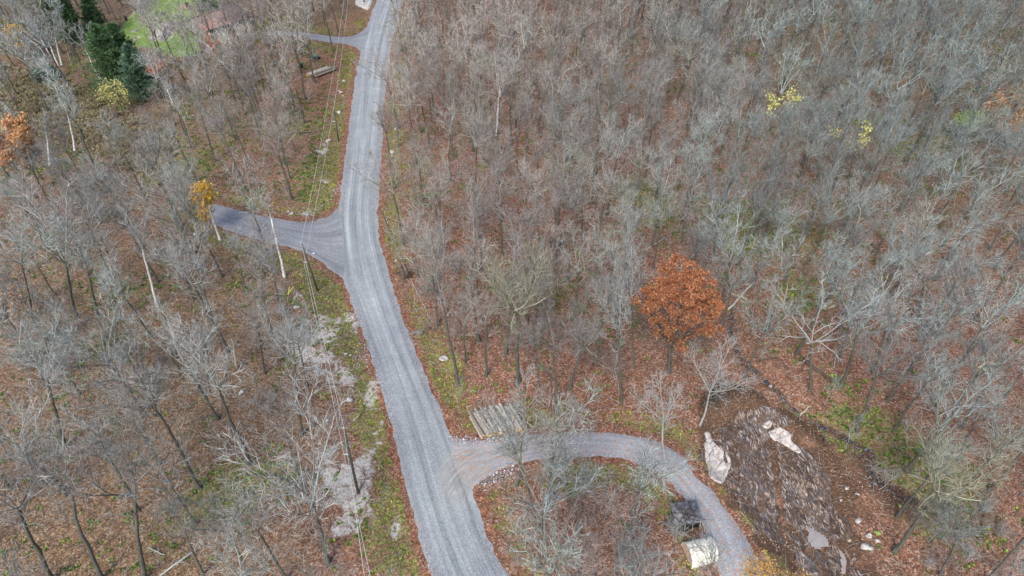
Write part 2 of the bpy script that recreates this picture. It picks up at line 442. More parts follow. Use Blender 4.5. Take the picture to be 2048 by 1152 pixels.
def rock_strat_mat(ang):
    m = Mat('washed_bedrock', .6, .35)
    P = m.pos(rz=-ang)
    w = m.n('ShaderNodeVectorMath', operation='ADD'); m.link(P, w.inputs[0])
    sc = m.n('ShaderNodeVectorMath', operation='SCALE'); m.link(m.noise(m.pos(), .35, 3, col=True), sc.inputs[0]); sc.inputs['Scale'].default_value = 2.0
    m.link(sc.outputs[0], w.inputs[1])
    mp = m.n('ShaderNodeMapping'); m.link(w.outputs[0], mp.inputs[0]); mp.inputs['Scale'].default_value = (1.3, 6.5, 1)
    s1 = m.noise(mp.outputs[0], 1.0, 5, .65, .5)
    mp2 = m.n('ShaderNodeMapping'); m.link(w.outputs[0], mp2.inputs[0]); mp2.inputs['Scale'].default_value = (.5, 2.2, 1)
    s2 = m.noise(mp2.outputs[0], 1.0, 4, .6)
    base = m.ramp(m.noise(m.pos(), .55, 4, .6), [(.35, (.045, .028, .018)), (.5, (.085, .058, .045)), (.62, (.075, .068, .07)), (.75, (.16, .10, .055))])
    streak = m.ramp(m.noise(m.pos(), .9, 3), [(.35, (.40, .38, .38)), (.6, (.42, .33, .27)), (.8, (.50, .45, .43))])
    c = m.mix(m.rng_(m.math('ADD', s1, m.math('MULTIPLY', m.math('SUBTRACT', m.noise(m.pos(), .3, 3), .5), .3)), .535, .60, 0, .9), base, streak)
    c = m.mix(m.rng_(m.noise(m.pos(), .42, 5, .75, 1.0), .56, .66, 0, .6), c, m.ramp(m.noise(m.pos(), 1.2, 5, .8), [(.4, (.30, .22, .16)), (.6, (.60, .52, .42))]))
    c = m.mix(m.rng_(s2, .62, .70, 0, .75), c, (.22, .17, .16))
    c = m.mix(m.rng_(s1, .44, .38, 0, .8), c, (.02, .015, .012))
    mud = m.noise(m.pos(), .38, 5, .7, .7)
    c = m.mix(m.rng_(mud, .50, .60, 0, .9), c, m.ramp(m.noise(m.pos(), 4, 5, .8), [(.35, (.035, .022, .014)), (.55, (.10, .062, .038)), (.72, (.26, .17, .11))]))
    c = m.mix(m.rng_(m.math('ADD', m.attr('cream').outputs['Fac'], m.math('MULTIPLY', m.math('SUBTRACT', s1, .5), 3.2)), .95, 1.15, 0, .85), c, m.ramp(m.noise(m.pos(), 1.5, 4), [(.35, (.30, .22, .15)), (.6, (.50, .40, .29))]))
    c = m.mix(m.math('MULTIPLY', m.attr('channel').outputs['Fac'], .85), c, (.06, .033, .02))
    lv = m.sep(m.voro(m.pos(), 8), 1)
    c = m.mix(m.math('GREATER_THAN', lv, .975), c, (.30, .16, .09))
    m.bump(m.math('ADD', s1, s2), .8, .15)
    m.link(m.rng_(s2, .3, .7, .35, .8), m.b.inputs['Roughness'])
    return m.col(c)

def pale_rock_mat():
    m = Mat('pale_bedrock', .75, .3)
    P = m.pos()
    e = m.n('ShaderNodeTexVoronoi', feature='DISTANCE_TO_EDGE'); m.link(P, e.inputs[0]); e.inputs['Scale'].default_value = .75
    c = m.ramp(m.noise(P, 1.5, 6, .75), [(.3, (.20, .175, .155)), (.46, (.42, .39, .36)), (.66, (.58, .55, .52))])
    c = m.mix(m.rng_(e.outputs[0], .012, .03, .75, 0), c, (.07, .055, .045))
    c = m.mix(m.rng_(m.noise(P, 1.9, 7, .85, .8), .54, .62, 0, .85), c, (.11, .08, .06))
    c = m.mix(m.math('GREATER_THAN', m.sep(m.voro(P, 7), 1), .95), c, (.42, .25, .12))
    m.bump(m.noise(P, 3, 5), .4, .05)
    return m.col(c)

def bark_mat(name, lo, hi, moss=.5):
    m = Mat(name, .9, .1)
    P = m.pos()
    mp = m.n('ShaderNodeMapping'); m.link(P, mp.inputs[0]); mp.inputs['Scale'].default_value = (9, 9, 1.6)
    c = m.ramp(m.noise(mp.outputs[0], 1, 4, .7), [(.3, lo), (.68, hi)])
    c = m.mix(m.rng_(m.noise(P, 1.7, 3), .5, .62, 0, moss), c, (.12, .135, .085))
    return m.col(c)

def twig_mat(name='twig_bark', fixed=None):
    m = Mat(name, .85, .12)
    P = m.pos()
    x, y = m.sepv(P, 0), m.sepv(P, 1)
    n = m.noise(P, .045, 2); n2 = m.noise(P, .16, 2); n3 = m.noise(P, 1.3, 3)
    # grey stands on both flanks, pinkish brown twigged stand up the middle
    g = m.math('ADD', m.math('ADD', m.math('MULTIPLY', m.math('ABSOLUTE', m.math('ADD', x, 18)), .0085), m.math('MULTIPLY', m.math('SUBTRACT', 110.0, y), .0045)), m.math('MULTIPLY', m.math('SUBTRACT', n, .5), 1.6))
    g = m.math('ADD', g, m.math('MULTIPLY', m.math('SUBTRACT', n2, .5), 1.3))
    c = m.mix(m.rng_(g, .05, .75), (.345, .318, .295), (.295, .34, .336))
    c = m.mix(m.math('MULTIPLY', m.rng_(x, 10, 75), m.rng_(y, 60, 120)), c, (.235, .275, .268))
    c = m.mix(m.rng_(m.noise(m.pos(), .09, 2), .54, .66, 0, .7), c, (.27, .265, .195))
    tone = m.attr('tone').outputs['Fac']
    orr = m.n('ShaderNodeObjectInfo').outputs['Random']
    tt = m.math('FRACT', m.math('ADD', tone, orr))
    c = m.mix(1.0, c, m.ramp(tt, [(0, (.68, .66, .66)), (.4, (.95, .92, .92)), (.7, (1.08, 1.1, 1.08)), (1, (1.26, 1.30, 1.28))]), 'MULTIPLY')
    if fixed: c = m.mix(n3, tuple(k * .8 for k in fixed), tuple(k * 1.2 for k in fixed))
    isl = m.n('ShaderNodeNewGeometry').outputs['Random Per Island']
    c = m.mix(1.0, c, m.ramp(isl, [(0, (.28, .27, .26)), (.45, (.72, .71, .7)), (.75, (1.15, 1.14, 1.12)), (1, (1.6, 1.6, 1.58))]), 'MULTIPLY')  # random strand brightness, painted in for highlights and dark gaps in the crown
    c = m.mix(1.0, c, m.ramp(n3, [(.3, (.75, .75, .75)), (.7, (1.2, 1.2, 1.2))]), 'MULTIPLY')
    return m.col(c)

def birch_mat():
    m = Mat('birch_bark', .7, .2)
    P = m.pos()
    mp = m.n('ShaderNodeMapping'); m.link(P, mp.inputs[0]); mp.inputs['Scale'].default_value = (2, 2, 5)
    c = m.ramp(m.noise(mp.outputs[0], 1, 4, .7), [(.34, (.2, .19, .18)), (.42, (.68, .66, .63)), (.7, (.8, .78, .75))])
    return m.col(c)

def island_mat(name, stops, rough=.8, sss=0):
    m = Mat(name, rough, .15)
    r = m.n('ShaderNodeNewGeometry').outputs['Random Per Island']
    c = m.ramp(r, stops)
    c = m.mix(1.0, c, m.ramp(m.noise(m.pos(), .7, 3), [(.3, (.72, .72, .72)), (.7, (1.2, 1.2, 1.2))]), 'MULTIPLY')
    return m.col(c)

M = {}
M['ground'] = ground_mat()
M['road'] = gravel_mat('road_gravel', (.262, .285, .295), .34, 1.08)
M['side'] = gravel_mat('side_gravel', (.225, .235, .25), .25, 1.06)
M['drive'] = gravel_mat('drive_gravel', (.285, .29, .30), .2, .90)
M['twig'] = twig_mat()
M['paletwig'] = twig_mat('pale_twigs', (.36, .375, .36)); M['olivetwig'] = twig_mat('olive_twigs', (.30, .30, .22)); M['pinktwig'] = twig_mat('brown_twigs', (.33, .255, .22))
M['bark'] = bark_mat('tree_bark', (.04, .037, .032), (.14, .135, .12))
M['palebark'] = bark_mat('pale_bark', (.24, .245, .235), (.46, .47, .45), .25)
M['birch'] = birch_mat()
M['pinkbark'] = bark_mat('brown_bark', (.17, .12, .10), (.33, .25, .21), .1)
M['deadwood'] = bark_mat('dead_wood', (.28, .25, .19), (.5, .46, .38), .05)
M['darkwood'] = bark_mat('rotten_log', (.03, .024, .02), (.11, .085, .07), .4)
M['pole'] = bark_mat('treated_pole', (.06, .065, .05), (.12, .125, .10), .1)
M['needle'] = island_mat('green_needles', [(0, (.03, .07, .03)), (.6, (.08, .16, .065)), (1, (.18, .27, .12))])
M['needle_blue'] = island_mat('bluish_needles', [(0, (.05, .10, .065)), (.6, (.11, .19, .12)), (1, (.20, .30, .19))])
M['orange'] = island_mat('orange_leaves', [(0, (.12, .045, .025)), (.3, (.27, .09, .045)), (.6, (.37, .135, .065)), (.85, (.45, .21, .11)), (.96, (.48, .31, .16)), (1, (.33, .31, .09))])
M['redorange'] = island_mat('red_orange_leaves', [(0, (.3, .08, .04)), (.5, (.5, .16, .07)), (1, (.6, .28, .12))])
M['dullorange'] = island_mat('dull_orange_leaves', [(0, (.3, .13, .05)), (.5, (.5, .25, .11)), (1, (.58, .38, .18))])
M['yellow'] = island_mat('yellow_leaves', [(0, (.5, .26, .03)), (.5, (.72, .42, .04)), (1, (.75, .55, .12))])
M['goldmix'] = island_mat('gold_orange_leaves', [(0, (.34, .16, .04)), (.5, (.55, .30, .05)), (1, (.62, .42, .12))])
M['paleyellow'] = island_mat('pale_yellow_leaves', [(0, (.3, .3, .08)), (.5, (.5, .47, .15)), (1, (.6, .56, .25))])
M['lime'] = island_mat('lime_leaves', [(0, (.16, .26, .03)), (.5, (.28, .42, .05)), (1, (.4, .5, .1))])
M['fern'] = island_mat('green_understory', [(0, (.035, .06, .015)), (.5, (.09, .145, .03)), (.85, (.17, .23, .05)), (1, (.3, .3, .08))])
M['verge'] = island_mat('verge_plants', [(0, (.06, .085, .02)), (.35, (.13, .17, .035)), (.6, (.22, .27, .05)), (.8, (.30, .31, .08)), (1, (.42, .26, .10))])
M['brush'] = island_mat('marsh_brush', [(0, (.14, .11, .065)), (.4, (.21, .17, .095)), (.7, (.26, .235, .12)), (1, (.33, .28, .18))])
M['litter'] = island_mat('dead_leaves', [(0, (.12, .05, .03)), (.3, (.26, .12, .075)), (.6, (.38, .19, .12)), (.82, (.45, .31, .21)), (1, (.60, .50, .41))])
M['boulder'] = simple('grey_stone', (.22, .20, .19), (.5, .48, .46), 3, .85, bump=.4)
M['whiterock'] = simple('white_stone', (.26, .24, .215), (.56, .54, .50), 2.2, .8, bump=.3)
M['darkrock'] = simple('dark_stone', (.05, .05, .055), (.22, .22, .24), 4, .6, bump=.3)
M['rubble'] = island_mat('crushed_rock', [(0, (.16, .15, .16)), (.5, (.38, .37, .40)), (1, (.66, .64, .66))])
M['palerock'] = pale_rock_mat()
_a = flat(1500, 900); _b = flat(1600, 1110)
FLOW = math.atan2(_b[1] - _a[1], _b[0] - _a[0])
M['strat'] = rock_strat_mat(FLOW)
M['water'] = simple('creek_water', (.025, .025, .028), (.06, .058, .06), 3, .15, spec=.5)
M['skygrey'] = simple('sky_grey_water', (.24, .215, .205), (.30, .27, .26), 1.5, .12, spec=.5)  # pale base paints the sky reflection into the muddy water colour
M['wire'] = simple('aluminium_wire', (.45, .45, .43), (.6, .6, .58), 3, .5)
M['ceramic'] = simple('white_porcelain', (.6, .6, .58), (.75, .75, .72), 5, .3)
M['canvas'] = simple('beige_canvas', (.66, .62, .53), (.76, .72, .63), 1.3, .75, obj=True)
M['canvas_end'] = simple('tan_canvas', (.40, .29, .20), (.48, .36, .26), 1.3, .8, obj=True)
M['tarp'] = simple('slate_tarp', (.08, .08, .085), (.30, .30, .33), 2.6, .6, obj=True)
M['black'] = simple('black_plastic', (.012, .013, .016), (.03, .032, .038), 3, .5)
M['greenp'] = simple('green_plastic', (.02, .12, .09), (.04, .2, .15), 3, .5)
M['yellowp'] = simple('yellow_plastic', (.62, .56, .03), (.72, .65, .05), 3, .5)
M['bluep'] = simple('pale_blue_plastic', (.35, .55, .7), (.6, .72, .8), 9, .5)
M['shingle'] = simple('brown_shingles', (.27, .155, .13), (.37, .235, .20), 1.5, .9)
M['siding'] = simple('tan_siding', (.35, .30, .25), (.45, .40, .33), 2, .8)
M['greyroof'] = simple('blue_grey_roof', (.14, .16, .2), (.22, .24, .28), 2, .8)
M['deckwood'] = simple('deck_boards', (.24, .15, .10), (.36, .25, .18), 3, .85)
M['greywood'] = simple('weathered_table', (.3, .28, .25), (.45, .42, .38), 4, .85)
M['logbark'] = bark_mat('log_bark', (.15, .135, .115), (.44, .42, .375), .2)
def vary_per_object(mt):
    nt = mt.node_tree; b = nt.nodes['Principled BSDF']; src = b.inputs['Base Color'].links[0].from_socket
    oi = nt.nodes.new('ShaderNodeObjectInfo'); r = nt.nodes.new('ShaderNodeValToRGB'); nt.links.new(oi.outputs['Random'], r.inputs[0])
    r.color_ramp.elements[0].color = (.5, .42, .36, 1); r.color_ramp.elements[1].color = (1.35, 1.35, 1.35, 1)
    x = nt.nodes.new('ShaderNodeMix'); x.data_type = 'RGBA'; x.blend_type = 'MULTIPLY'; x.inputs[0].default_value = 1
    nt.links.new(src, x.inputs[6]); nt.links.new(r.outputs[0], x.inputs[7]); nt.links.new(x.outputs[2], b.inputs['Base Color'])
vary_per_object(M['logbark'])
M['logend'] = simple('cut_log_end', (.36, .23, .10), (.55, .38, .18), 8, .8)
M['glass'] = simple('window_glass', (.02, .025, .03), (.05, .055, .06), 2, .1, spec=.6)

# ------------------------------------------------------------------ ground sheet
def zones(x, y, rd):
    ps = sdist(PIT, x, y); bs = sdist(BANK, x, y); cd = dist_line(CREEK, x, y)
    U, Vv = proj(x, y, 0 * x)
    def blob(u, v, rx, ry=None, f=1.0):
        p = flat(u, v); ry = ry or rx
        return f * np.exp(-(((x - p[0]) / rx) ** 2 + ((y - p[1]) / ry) ** 2))
    green = .20 + .6 * (vnoise(x, y, 7, 21) - .45)
    near = np.exp(-((rd - 2.2) / 2.1) ** 2)
    # left verge above and below the side road, right verge
    lft = x < np.interp(y, RL[:, 1], RL[:, 0])
    green = green + near * np.where(lft, np.where(y > 85, .42, .60), .42)
    green = green - .5 * (1 - smooth(.1, .8, rd))
    for u, v, r in ((650, 250, 7), (630, 330, 6), (625, 390, 4), (740, 840, 2.6), (650, 590, 3), (680, 690, 2.4), (770, 1040, 2.4), (800, 1000, 2), (780, 1110, 2.6), (780, 215, 4), (790, 470, 4), (885, 740, 3), (890, 780, 2.5), (1650, 600, 9), (1850, 290, 13), (1560, 440, 10), (1100, 600, 8), (1330, 400, 9), (1500, 470, 7), (1820, 900, 5), (1900, 1010, 6), (1680, 760, 2), (450, 1000, 5), (500, 960, 5), (1150, 950, 3), (330, 300, 8), (1700, 850, 7), (350, 350, 8)):
        green = green + blob(u, v, r, f=.55)
    rock = 0 * x
    corr = [(640, 650, 3.2, 3.6), (655, 740, 3.2, 3.2), (690, 775, 2.6, 3), (700, 650, 2, 3), (640, 700, 2.5, 2.5), (600, 690, 2.5, 3.5), (660, 930, 3.6, 3.2), (720, 935, 2.6, 2.6), (700, 985, 2.6, 2.2), (725, 1020, 2.4, 2), (690, 1060, 2.6, 1.4), (745, 790, 1.2, 4), (760, 870, 1, 3), (790, 1060, 1.1, 2), (650, 360, 2, 2.5), (645, 300, 2, 3), (620, 425, 3, 1.6), (480, 20, 3, 3)]
    for u, v, rx, ry in corr: rock = rock + blob(u, v, rx * .95, ry * .98, .74)
    rock = np.minimum(rock, .66) * (.62 + .6 * vnoise(x, y, 1.7, 27))
    for u, v, rx, ry in ((310, 45, 7, 3), (335, 62, 5, 6), (318, 70, 4, 6), (262, 58, 2, 3), (268, 78, 1.2, 4)): rock = rock + blob(u, v, rx, ry, .5)
    soil = 1.1 * smooth(-.8, .6, bs) + 1.0 * smooth(-2.2, .3, ps + 3.2 * (vnoise(x, y, 2.2, 5) - .5)) * (vnoise(x, y, 1.1, 6) * .7 + .4)
    soil = soil + .62 * smooth(-1.5, 1.5, sdist(DRAG, x, y)) * (.5 + vnoise((x * cF0 + y * sF0) / 4, -x * sF0 + y * cF0, 1.0, 33))
    soil = soil + .9 * (1 - smooth(.1, 1.0, cd + .9 * (vnoise(x, y, 1.5, 46) - .45))) + .35 * np.exp(-((rd - .1) / .5) ** 2) * (U < 860) * (Vv > 700)
    soil = soil + blob(1380, 1050, 2.2, 2.2, .8) + blob(1750, 920, 2.6, 2, .5)
    ol = smooth(-40, -95, x - (y - 110) * .35) * smooth(95, 135, y) * .8
    tan = .2 + .7 * smooth(-8, -42, x) * smooth(150, 60, y) + ol * .9 + .45 * smooth(30, 95, x) * smooth(70, 110, y) + .2 * (vnoise(x, y, 14, 31) - .5)
    green = green + ol * .12 + .06 * smooth(-8, -42, x) * smooth(110, 80, y)
    lawn = smooth(-2.5, 1.5, sdist(LAWN, x, y)) * 1.1
    lawn = lawn - rock * 1.0
    red = 1.0 * np.exp(-((rd - .5) / .6) ** 2) * (y < 150) + .35 * vnoise(x, y, 16, 41)
    red = red + .55 * blob(620, 150, 22, 28) + .4 * blob(1700, 800, 14, 10) + .4 * blob(1150, 800, 12, 10)
    return (np.clip(np.stack([green, rock, soil], -1), 0, 1), np.clip(np.stack([tan, lawn, red], -1), 0, 1))

ys = []
yy = 16.0
while yy < 262:
    ys.append(yy); yy += .36 + .0042 * max(0, yy - 40)
ys = np.array(ys)
xs = np.arange(-1, 1.0001, 1 / 290.)
Y, S_ = np.meshgrid(ys, xs, indexing='ij')
X = S_ * (62 + (Y - 16) * .56)
RD = road_d(X, Y)
Z = height(X, Y, RD)
zone_a, zone_b = zones(X, Y, RD)
ny, nx = X.shape
idx = np.arange(ny * nx).reshape(ny, nx)
Q = np.stack([idx[:-1, :-1], idx[:-1, 1:], idx[1:, 1:], idx[1:, :-1]], -1).reshape(-1, 4)
gme = make_mesh('forest_ground', np.stack([X, Y, Z], -1).reshape(-1, 3), None, Q, smooth_=True)
for nm, arr in (('zone_a', zone_a), ('zone_b', zone_b)):
    at = gme.attributes.new(nm, 'FLOAT_COLOR', 'POINT')
    at.data.foreach_set('color', np.concatenate([arr.reshape(-1, 3), np.ones((ny * nx, 1))], 1).astype(np.float32).ravel())
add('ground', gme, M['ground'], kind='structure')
far = Geo()
R_ = 1600
ring_in = np.r_[np.stack([X[0], Y[0], Z[0]], -1), np.stack([X[1:, -1], Y[1:, -1], Z[1:, -1]], -1), np.stack([X[-1, -2::-1], Y[-1, -2::-1], Z[-1, -2::-1]], -1), np.stack([X[-2:0:-1, 0], Y[-2:0:-1, 0], Z[-2:0:-1, 0]], -1)]
ctr = np.array([0, 110.]); dv = ring_in[:, :2] - ctr
ring_out = np.c_[ctr + dv / np.linalg.norm(dv, axis=1)[:, None] * R_, np.full(len(dv), -6.0)]
nr = len(ring_in)
far.put(np.r_[ring_in, ring_out], None, [[k, k + nr, (k + 1) % nr + nr, (k + 1) % nr] for k in range(nr)])
add('surrounding_ground', far.mesh('surrounding_ground'), M['ground'], kind='structure')

# ------------------------------------------------------------------ roads
def ribbon(name, L, Rr, zoff, crown, mat, m=24, dirt=None):
    n = len(L)
    u = np.linspace(0, 1, m)
    rg = np.random.default_rng(len(name))
    sa = np.r_[0, np.cumsum(np.hypot(*np.diff((L + Rr) / 2, axis=0).T))]
    wob = (vnoise(sa, 0 * sa, 3.0, 3) - .5) * .5 + (vnoise(sa, 0 * sa + 3, .9, 5) - .5) * .45
    wob2 = (vnoise(sa, 9 + 0 * sa, 3.0, 4) - .5) * .5 + (vnoise(sa, 5 + 0 * sa, .9, 7) - .5) * .45
    dvec = (Rr - L) / (np.linalg.norm(Rr - L, axis=1)[:, None] + 1e-6)
    Pxy = L[:, None] * (1 - u)[None, :, None] + Rr[:, None] * u[None, :, None]
    wL = np.clip(1 - u * 6, 0, 1) ** 1.5; wR = np.clip(1 - (1 - u) * 6, 0, 1) ** 1.5
    Pxy = Pxy - dvec[:, None] * (wob[:, None] * wL[None])[..., None] + dvec[:, None] * (wob2[:, None] * wR[None])[..., None]
    base = .9 * (vnoise(Pxy[..., 0], Pxy[..., 1], 38, 1) - .5)
    prof = (crown + zoff + .04) * (1 - np.abs(2 * u - 1) ** 2.6) - .04
    z = base + prof[None] + .03 * (vnoise(Pxy[..., 0], Pxy[..., 1], 1.0, 6) - .5)
    z[:, 0] = base[:, 0] - .06; z[:, -1] = base[:, -1] - .06
    V = np.concatenate([Pxy, z[..., None]], -1)
    ii = np.arange(n * m).reshape(n, m)
    Qd = np.stack([ii[:-1, :-1], ii[:-1, 1:], ii[1:, 1:], ii[1:, :-1]], -1).reshape(-1, 4)
    me = make_mesh(name, V.reshape(-1, 3), None, Qd, smooth_=True)
    c = (L + Rr) / 2
    s = np.r_[0, np.cumsum(np.hypot(*np.diff(c, axis=0).T))]
    uvv = np.stack(np.broadcast_arrays(u[None], s[:, None]), -1).reshape(-1, 2)
    uvl = me.uv_layers.new(name='track')
    li = np.zeros(len(me.loops), np.int32); me.loops.foreach_get('vertex_index', li)
    uvl.data.foreach_set('uv', uvv[li].astype(np.float32).ravel())
    at = me.attributes.new('dirt', 'FLOAT', 'POINT')
    at.data.foreach_set('value', (dirt(Pxy[..., 0], Pxy[..., 1]) if dirt else 0 * z).astype(np.float32).ravel())
    jn = 0 * z
    for (ju, jv, jr) in ((935, 925, 6.5), (900, 990, 5), (690, 500, 9), (668, 470, 7), (720, 85, 7)):
        p = flat(ju, jv); jn = np.maximum(jn, np.exp(-((Pxy[..., 0] - p[0]) ** 2 + (Pxy[..., 1] - p[1]) ** 2) / jr ** 2) * 1.5)
    at = me.attributes.new('junction', 'FLOAT', 'POINT')
    at.data.foreach_set('value', np.clip(jn, 0, 1).astype(np.float32).ravel())
    return add(name, me, mat, kind='structure')

def junction_dirt(x, y):
    a = flat(925, 950); b = flat(960, 915); c = flat(900, 1010); d = flat(930, 1080)
    g = lambda p, r, f: f * np.exp(-((x - p[0]) ** 2 + (y - p[1]) ** 2) / r ** 2)
    return np.clip(g(a, 3.6, .95) + g(b, 3.0, .5) + g(c, 2.6, .4) + g(d, 2.4, .3), 0, 1)

ribbon('side_road', SU2, SD2, .05, .05, M['side'])
ribbon('driveway', DU, DD, .04, .04, M['side'], 14)
ribbon('curved_driveway', CO2, CI2, .065, .05, M['drive'], 26, junction_dirt)
ribbon('gravel_road', RL2, RR2, .10, .12, M['road'], 34, junction_dirt)

# sheets cut from outlines (slabs, bedrock, puddles)
def sheet(name, poly, zf, step, mat, edge=.3, kind='structure', big=0.0, **kw):
    x0, y0 = poly.min(0) - step; x1, y1 = poly.max(0) + step
    gx, gy = np.meshgrid(np.arange(x0, x1, step), np.arange(y0, y1, step), indexing='ij')
    gx = gx + (rng.random(gx.shape) - .5) * step * .4; gy = gy + (rng.random(gx.shape) - .5) * step * .4
    sdv = sdist(poly, gx, gy) + (vnoise(gx, gy, .9, 12) - .5) * edge + (vnoise(gx, gy, 3.0, 13) - .62) * big
    z = zf(gx, gy, sdv)
    ins = sdv > -step
    ii = np.arange(gx.size).reshape(gx.shape)
    ok = ins[:-1, :-1] & ins[1:, :-1] & ins[1:, 1:] & ins[:-1, 1:]
    q = np.stack([ii[:-1, :-1], ii[1:, :-1], ii[1:, 1:], ii[:-1, 1:]], -1)[ok]
    used, inv = np.unique(q, return_inverse=True)
    Vv = np.stack([gx, gy, z], -1).reshape(-1, 3)[used]
    me = make_mesh(name, Vv, None, inv.reshape(-1, 4), smooth_=True)
    return add(name, me, mat, kind=kind, **kw)

cF, sF = math.cos(FLOW), math.sin(FLOW)
def relief(x, y):
    wx = x + 3 * (vnoise(x, y, 3.5, 51) - .5); wy = y + 3 * (vnoise(x, y, 3.5, 52) - .5)
    a = wx * cF + wy * sF; b = -wx * sF + wy * cF
    return .32 * (vnoise(a / 3, b, .55, 53) - .4) + .25 * (vnoise(a / 2.5, b, 1.7, 54) - .5)
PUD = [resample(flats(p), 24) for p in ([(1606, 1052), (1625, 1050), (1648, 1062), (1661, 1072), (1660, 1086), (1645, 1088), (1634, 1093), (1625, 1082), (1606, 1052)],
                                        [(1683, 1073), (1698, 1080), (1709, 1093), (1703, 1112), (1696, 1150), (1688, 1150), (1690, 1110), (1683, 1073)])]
CHAN = [resample(flats([(1545, 850), (1550, 930), (1558, 990), (1568, 1040), (1584, 1100), (1602, 1170)]), 40), resample(flats([(1566, 1038), (1590, 1050), (1612, 1082), (1640, 1120), (1668, 1170)]), 30)]
def pitz(x, y, s):
    z = height(x, y) + .14 + relief(x, y) - .5 * (1 - smooth(-.2, .5, s))
    for p in PUD: z = z - .4 * smooth(-.5, .25, sdist(p, x, y))
    return z
bed = sheet('bedrock', PIT, pitz, .17, M['strat'], 1.4, big=3.6)
bv_ = np.zeros(len(bed.data.vertices) * 3, np.float32); bed.data.vertices.foreach_get('co', bv_); bv_ = bv_.reshape(-1, 3)
ch = np.minimum(dist_line(CHAN[0], bv_[:, 0], bv_[:, 1]), dist_line(CHAN[1], bv_[:, 0], bv_[:, 1]))
ch = ch + .5 * (vnoise(bv_[:, 0], bv_[:, 1], .8, 91) - .5)
bv_[:, 2] -= .28 * (1 - smooth(.1, .6, ch)); bed.data.vertices.foreach_set('co', bv_.ravel())
at = bed.data.attributes.new('channel', 'FLOAT', 'POINT'); at.data.foreach_set('value', (1 - smooth(.12, .55, ch)).astype(np.float32))
cr_ = np.zeros(len(bv_))
for u_, v_, r_ in ((1592, 948, 2.2), (1604, 975, 1.8), (1640, 1010, 1.6)):
    p = flat(u_, v_); cr_ = np.maximum(cr_, np.exp(-((bv_[:, 0] - p[0]) ** 2 + (bv_[:, 1] - p[1]) ** 2) / r_ ** 2))
at = bed.data.attributes.new('cream', 'FLOAT', 'POINT'); at.data.foreach_set('value', cr_.astype(np.float32))
SLABS = [
    ([(1407, 868), (1420, 862), (1428, 885), (1442, 897), (1452, 900), (1462, 912), (1461, 940), (1452, 962), (1440, 972), (1422, 962), (1416, 945), (1409, 925), (1411, 900), (1407, 868)], 'broad white bedrock slab at the edge of the excavation beside the curved driveway'),
    ([(1521, 850), (1540, 836), (1551, 848), (1536, 858), (1521, 850)], 'small upper piece of white slab at the foot of the dark soil bank'),
    ([(1536, 860), (1555, 848), (1572, 858), (1586, 880), (1605, 902), (1598, 904), (1578, 892), (1560, 880), (1545, 876), (1536, 860)], 'long tapering white rock slab between the soil bank and the brown bedrock'),
]
for pts, lab in SLABS:
    pl = resample(flats(pts), 30)
    sheet('rock_slab', pl, lambda x, y, s: height(x, y) + .28 + .1 * (vnoise(x, y, .6, 71) - .5) + .12 * (vnoise(x, y, 2, 72) - .5) - .7 * (1 - smooth(-.1, .12, s)), 
          .1, M['palerock'], .4, kind=None, label=lab, category='rock')
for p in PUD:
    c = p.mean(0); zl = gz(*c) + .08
    sheet('puddle', p, lambda x, y, s: 0 * x + zl, .25, M['skygrey'], .2)
# creek water
cw = resample(CREEK, 90)
tg = np.gradient(cw, axis=0); tg /= np.linalg.norm(tg, axis=1)[:, None]
nrm = np.c_[-tg[:, 1], tg[:, 0]]
wv = .16 + .3 * vnoise(np.arange(90.), np.zeros(90), 4, 61)
cz = np.array([gz(*p) for p in cw]) - .03
cz = np.convolve(np.pad(cz, 3, 'edge'), np.ones(7) / 7, 'valid')
V = np.r_[np.c_[cw - nrm * wv[:, None], cz], np.c_[cw + nrm * wv[:, None], cz]]
add('creek', make_mesh('creek', V, None, [[k, k + 90, k + 91, k + 1] for k in range(89)], True), M['water'], kind='structure')

# ------------------------------------------------------------------ tree growth (vectorised)
def norm(v): return v / (np.linalg.norm(v, axis=-1, keepdims=True) + 1e-9)

def grow(P, R, per, t0, t1, L, ang, up, K, rr, rg, taper=.5, jit=.18, phase=None):
    N, KP, _ = P.shape
    t = (np.arange(per)[None] + rg.random((N, per))) / per * (t1 - t0) + t0
    f = t * (KP - 1); i = np.minimum(f.astype(int), KP - 2); fr = (f - i)[..., None]
    n_ = np.arange(N)[:, None]
    p0 = P[n_, i] * (1 - fr) + P[n_, i + 1] * fr
    tan = norm(P[n_, i + 1] - P[n_, i])
    r0 = (R[n_, i] * (1 - fr[..., 0]) + R[n_, i + 1] * fr[..., 0]) * rr
    ref = np.where(np.abs(tan[..., 2:3]) > .9, [1., 0, 0], [0., 0, 1.])
    a = norm(np.cross(tan, ref)); b = np.cross(tan, a)
    az = (np.arange(per)[None] * 2.4 + rg.random((N, 1)) * 6.28 + rg.normal(0, .4, (N, per)))[..., None]
    an = (ang + rg.normal(0, .13, (N, per)))[..., None] if np.isscalar(ang) else (ang[0] + (ang[1] - ang[0]) * ((t - t0) / (t1 - t0)) + rg.normal(0, .1, (N, per)))[..., None]
    d = tan * np.cos(an) + (a * np.cos(az) + b * np.sin(az)) * np.sin(an)
    ln = (L * (1 - taper * (t - t0) / (t1 - t0)) * rg.uniform(.7, 1.25, (N, per)))[..., None]
    pts = [p0]
    for k in range(K - 1):
        d = norm(d + np.array([0, 0, up]) + rg.normal(0, jit, d.shape))
        pts.append(pts[-1] + d * ln / (K - 1))
    pts = np.stack(pts, 2).reshape(N * per, K, 3)
    rad = r0.reshape(-1, 1) * np.linspace(1, .35, K)[None]
    return pts, rad

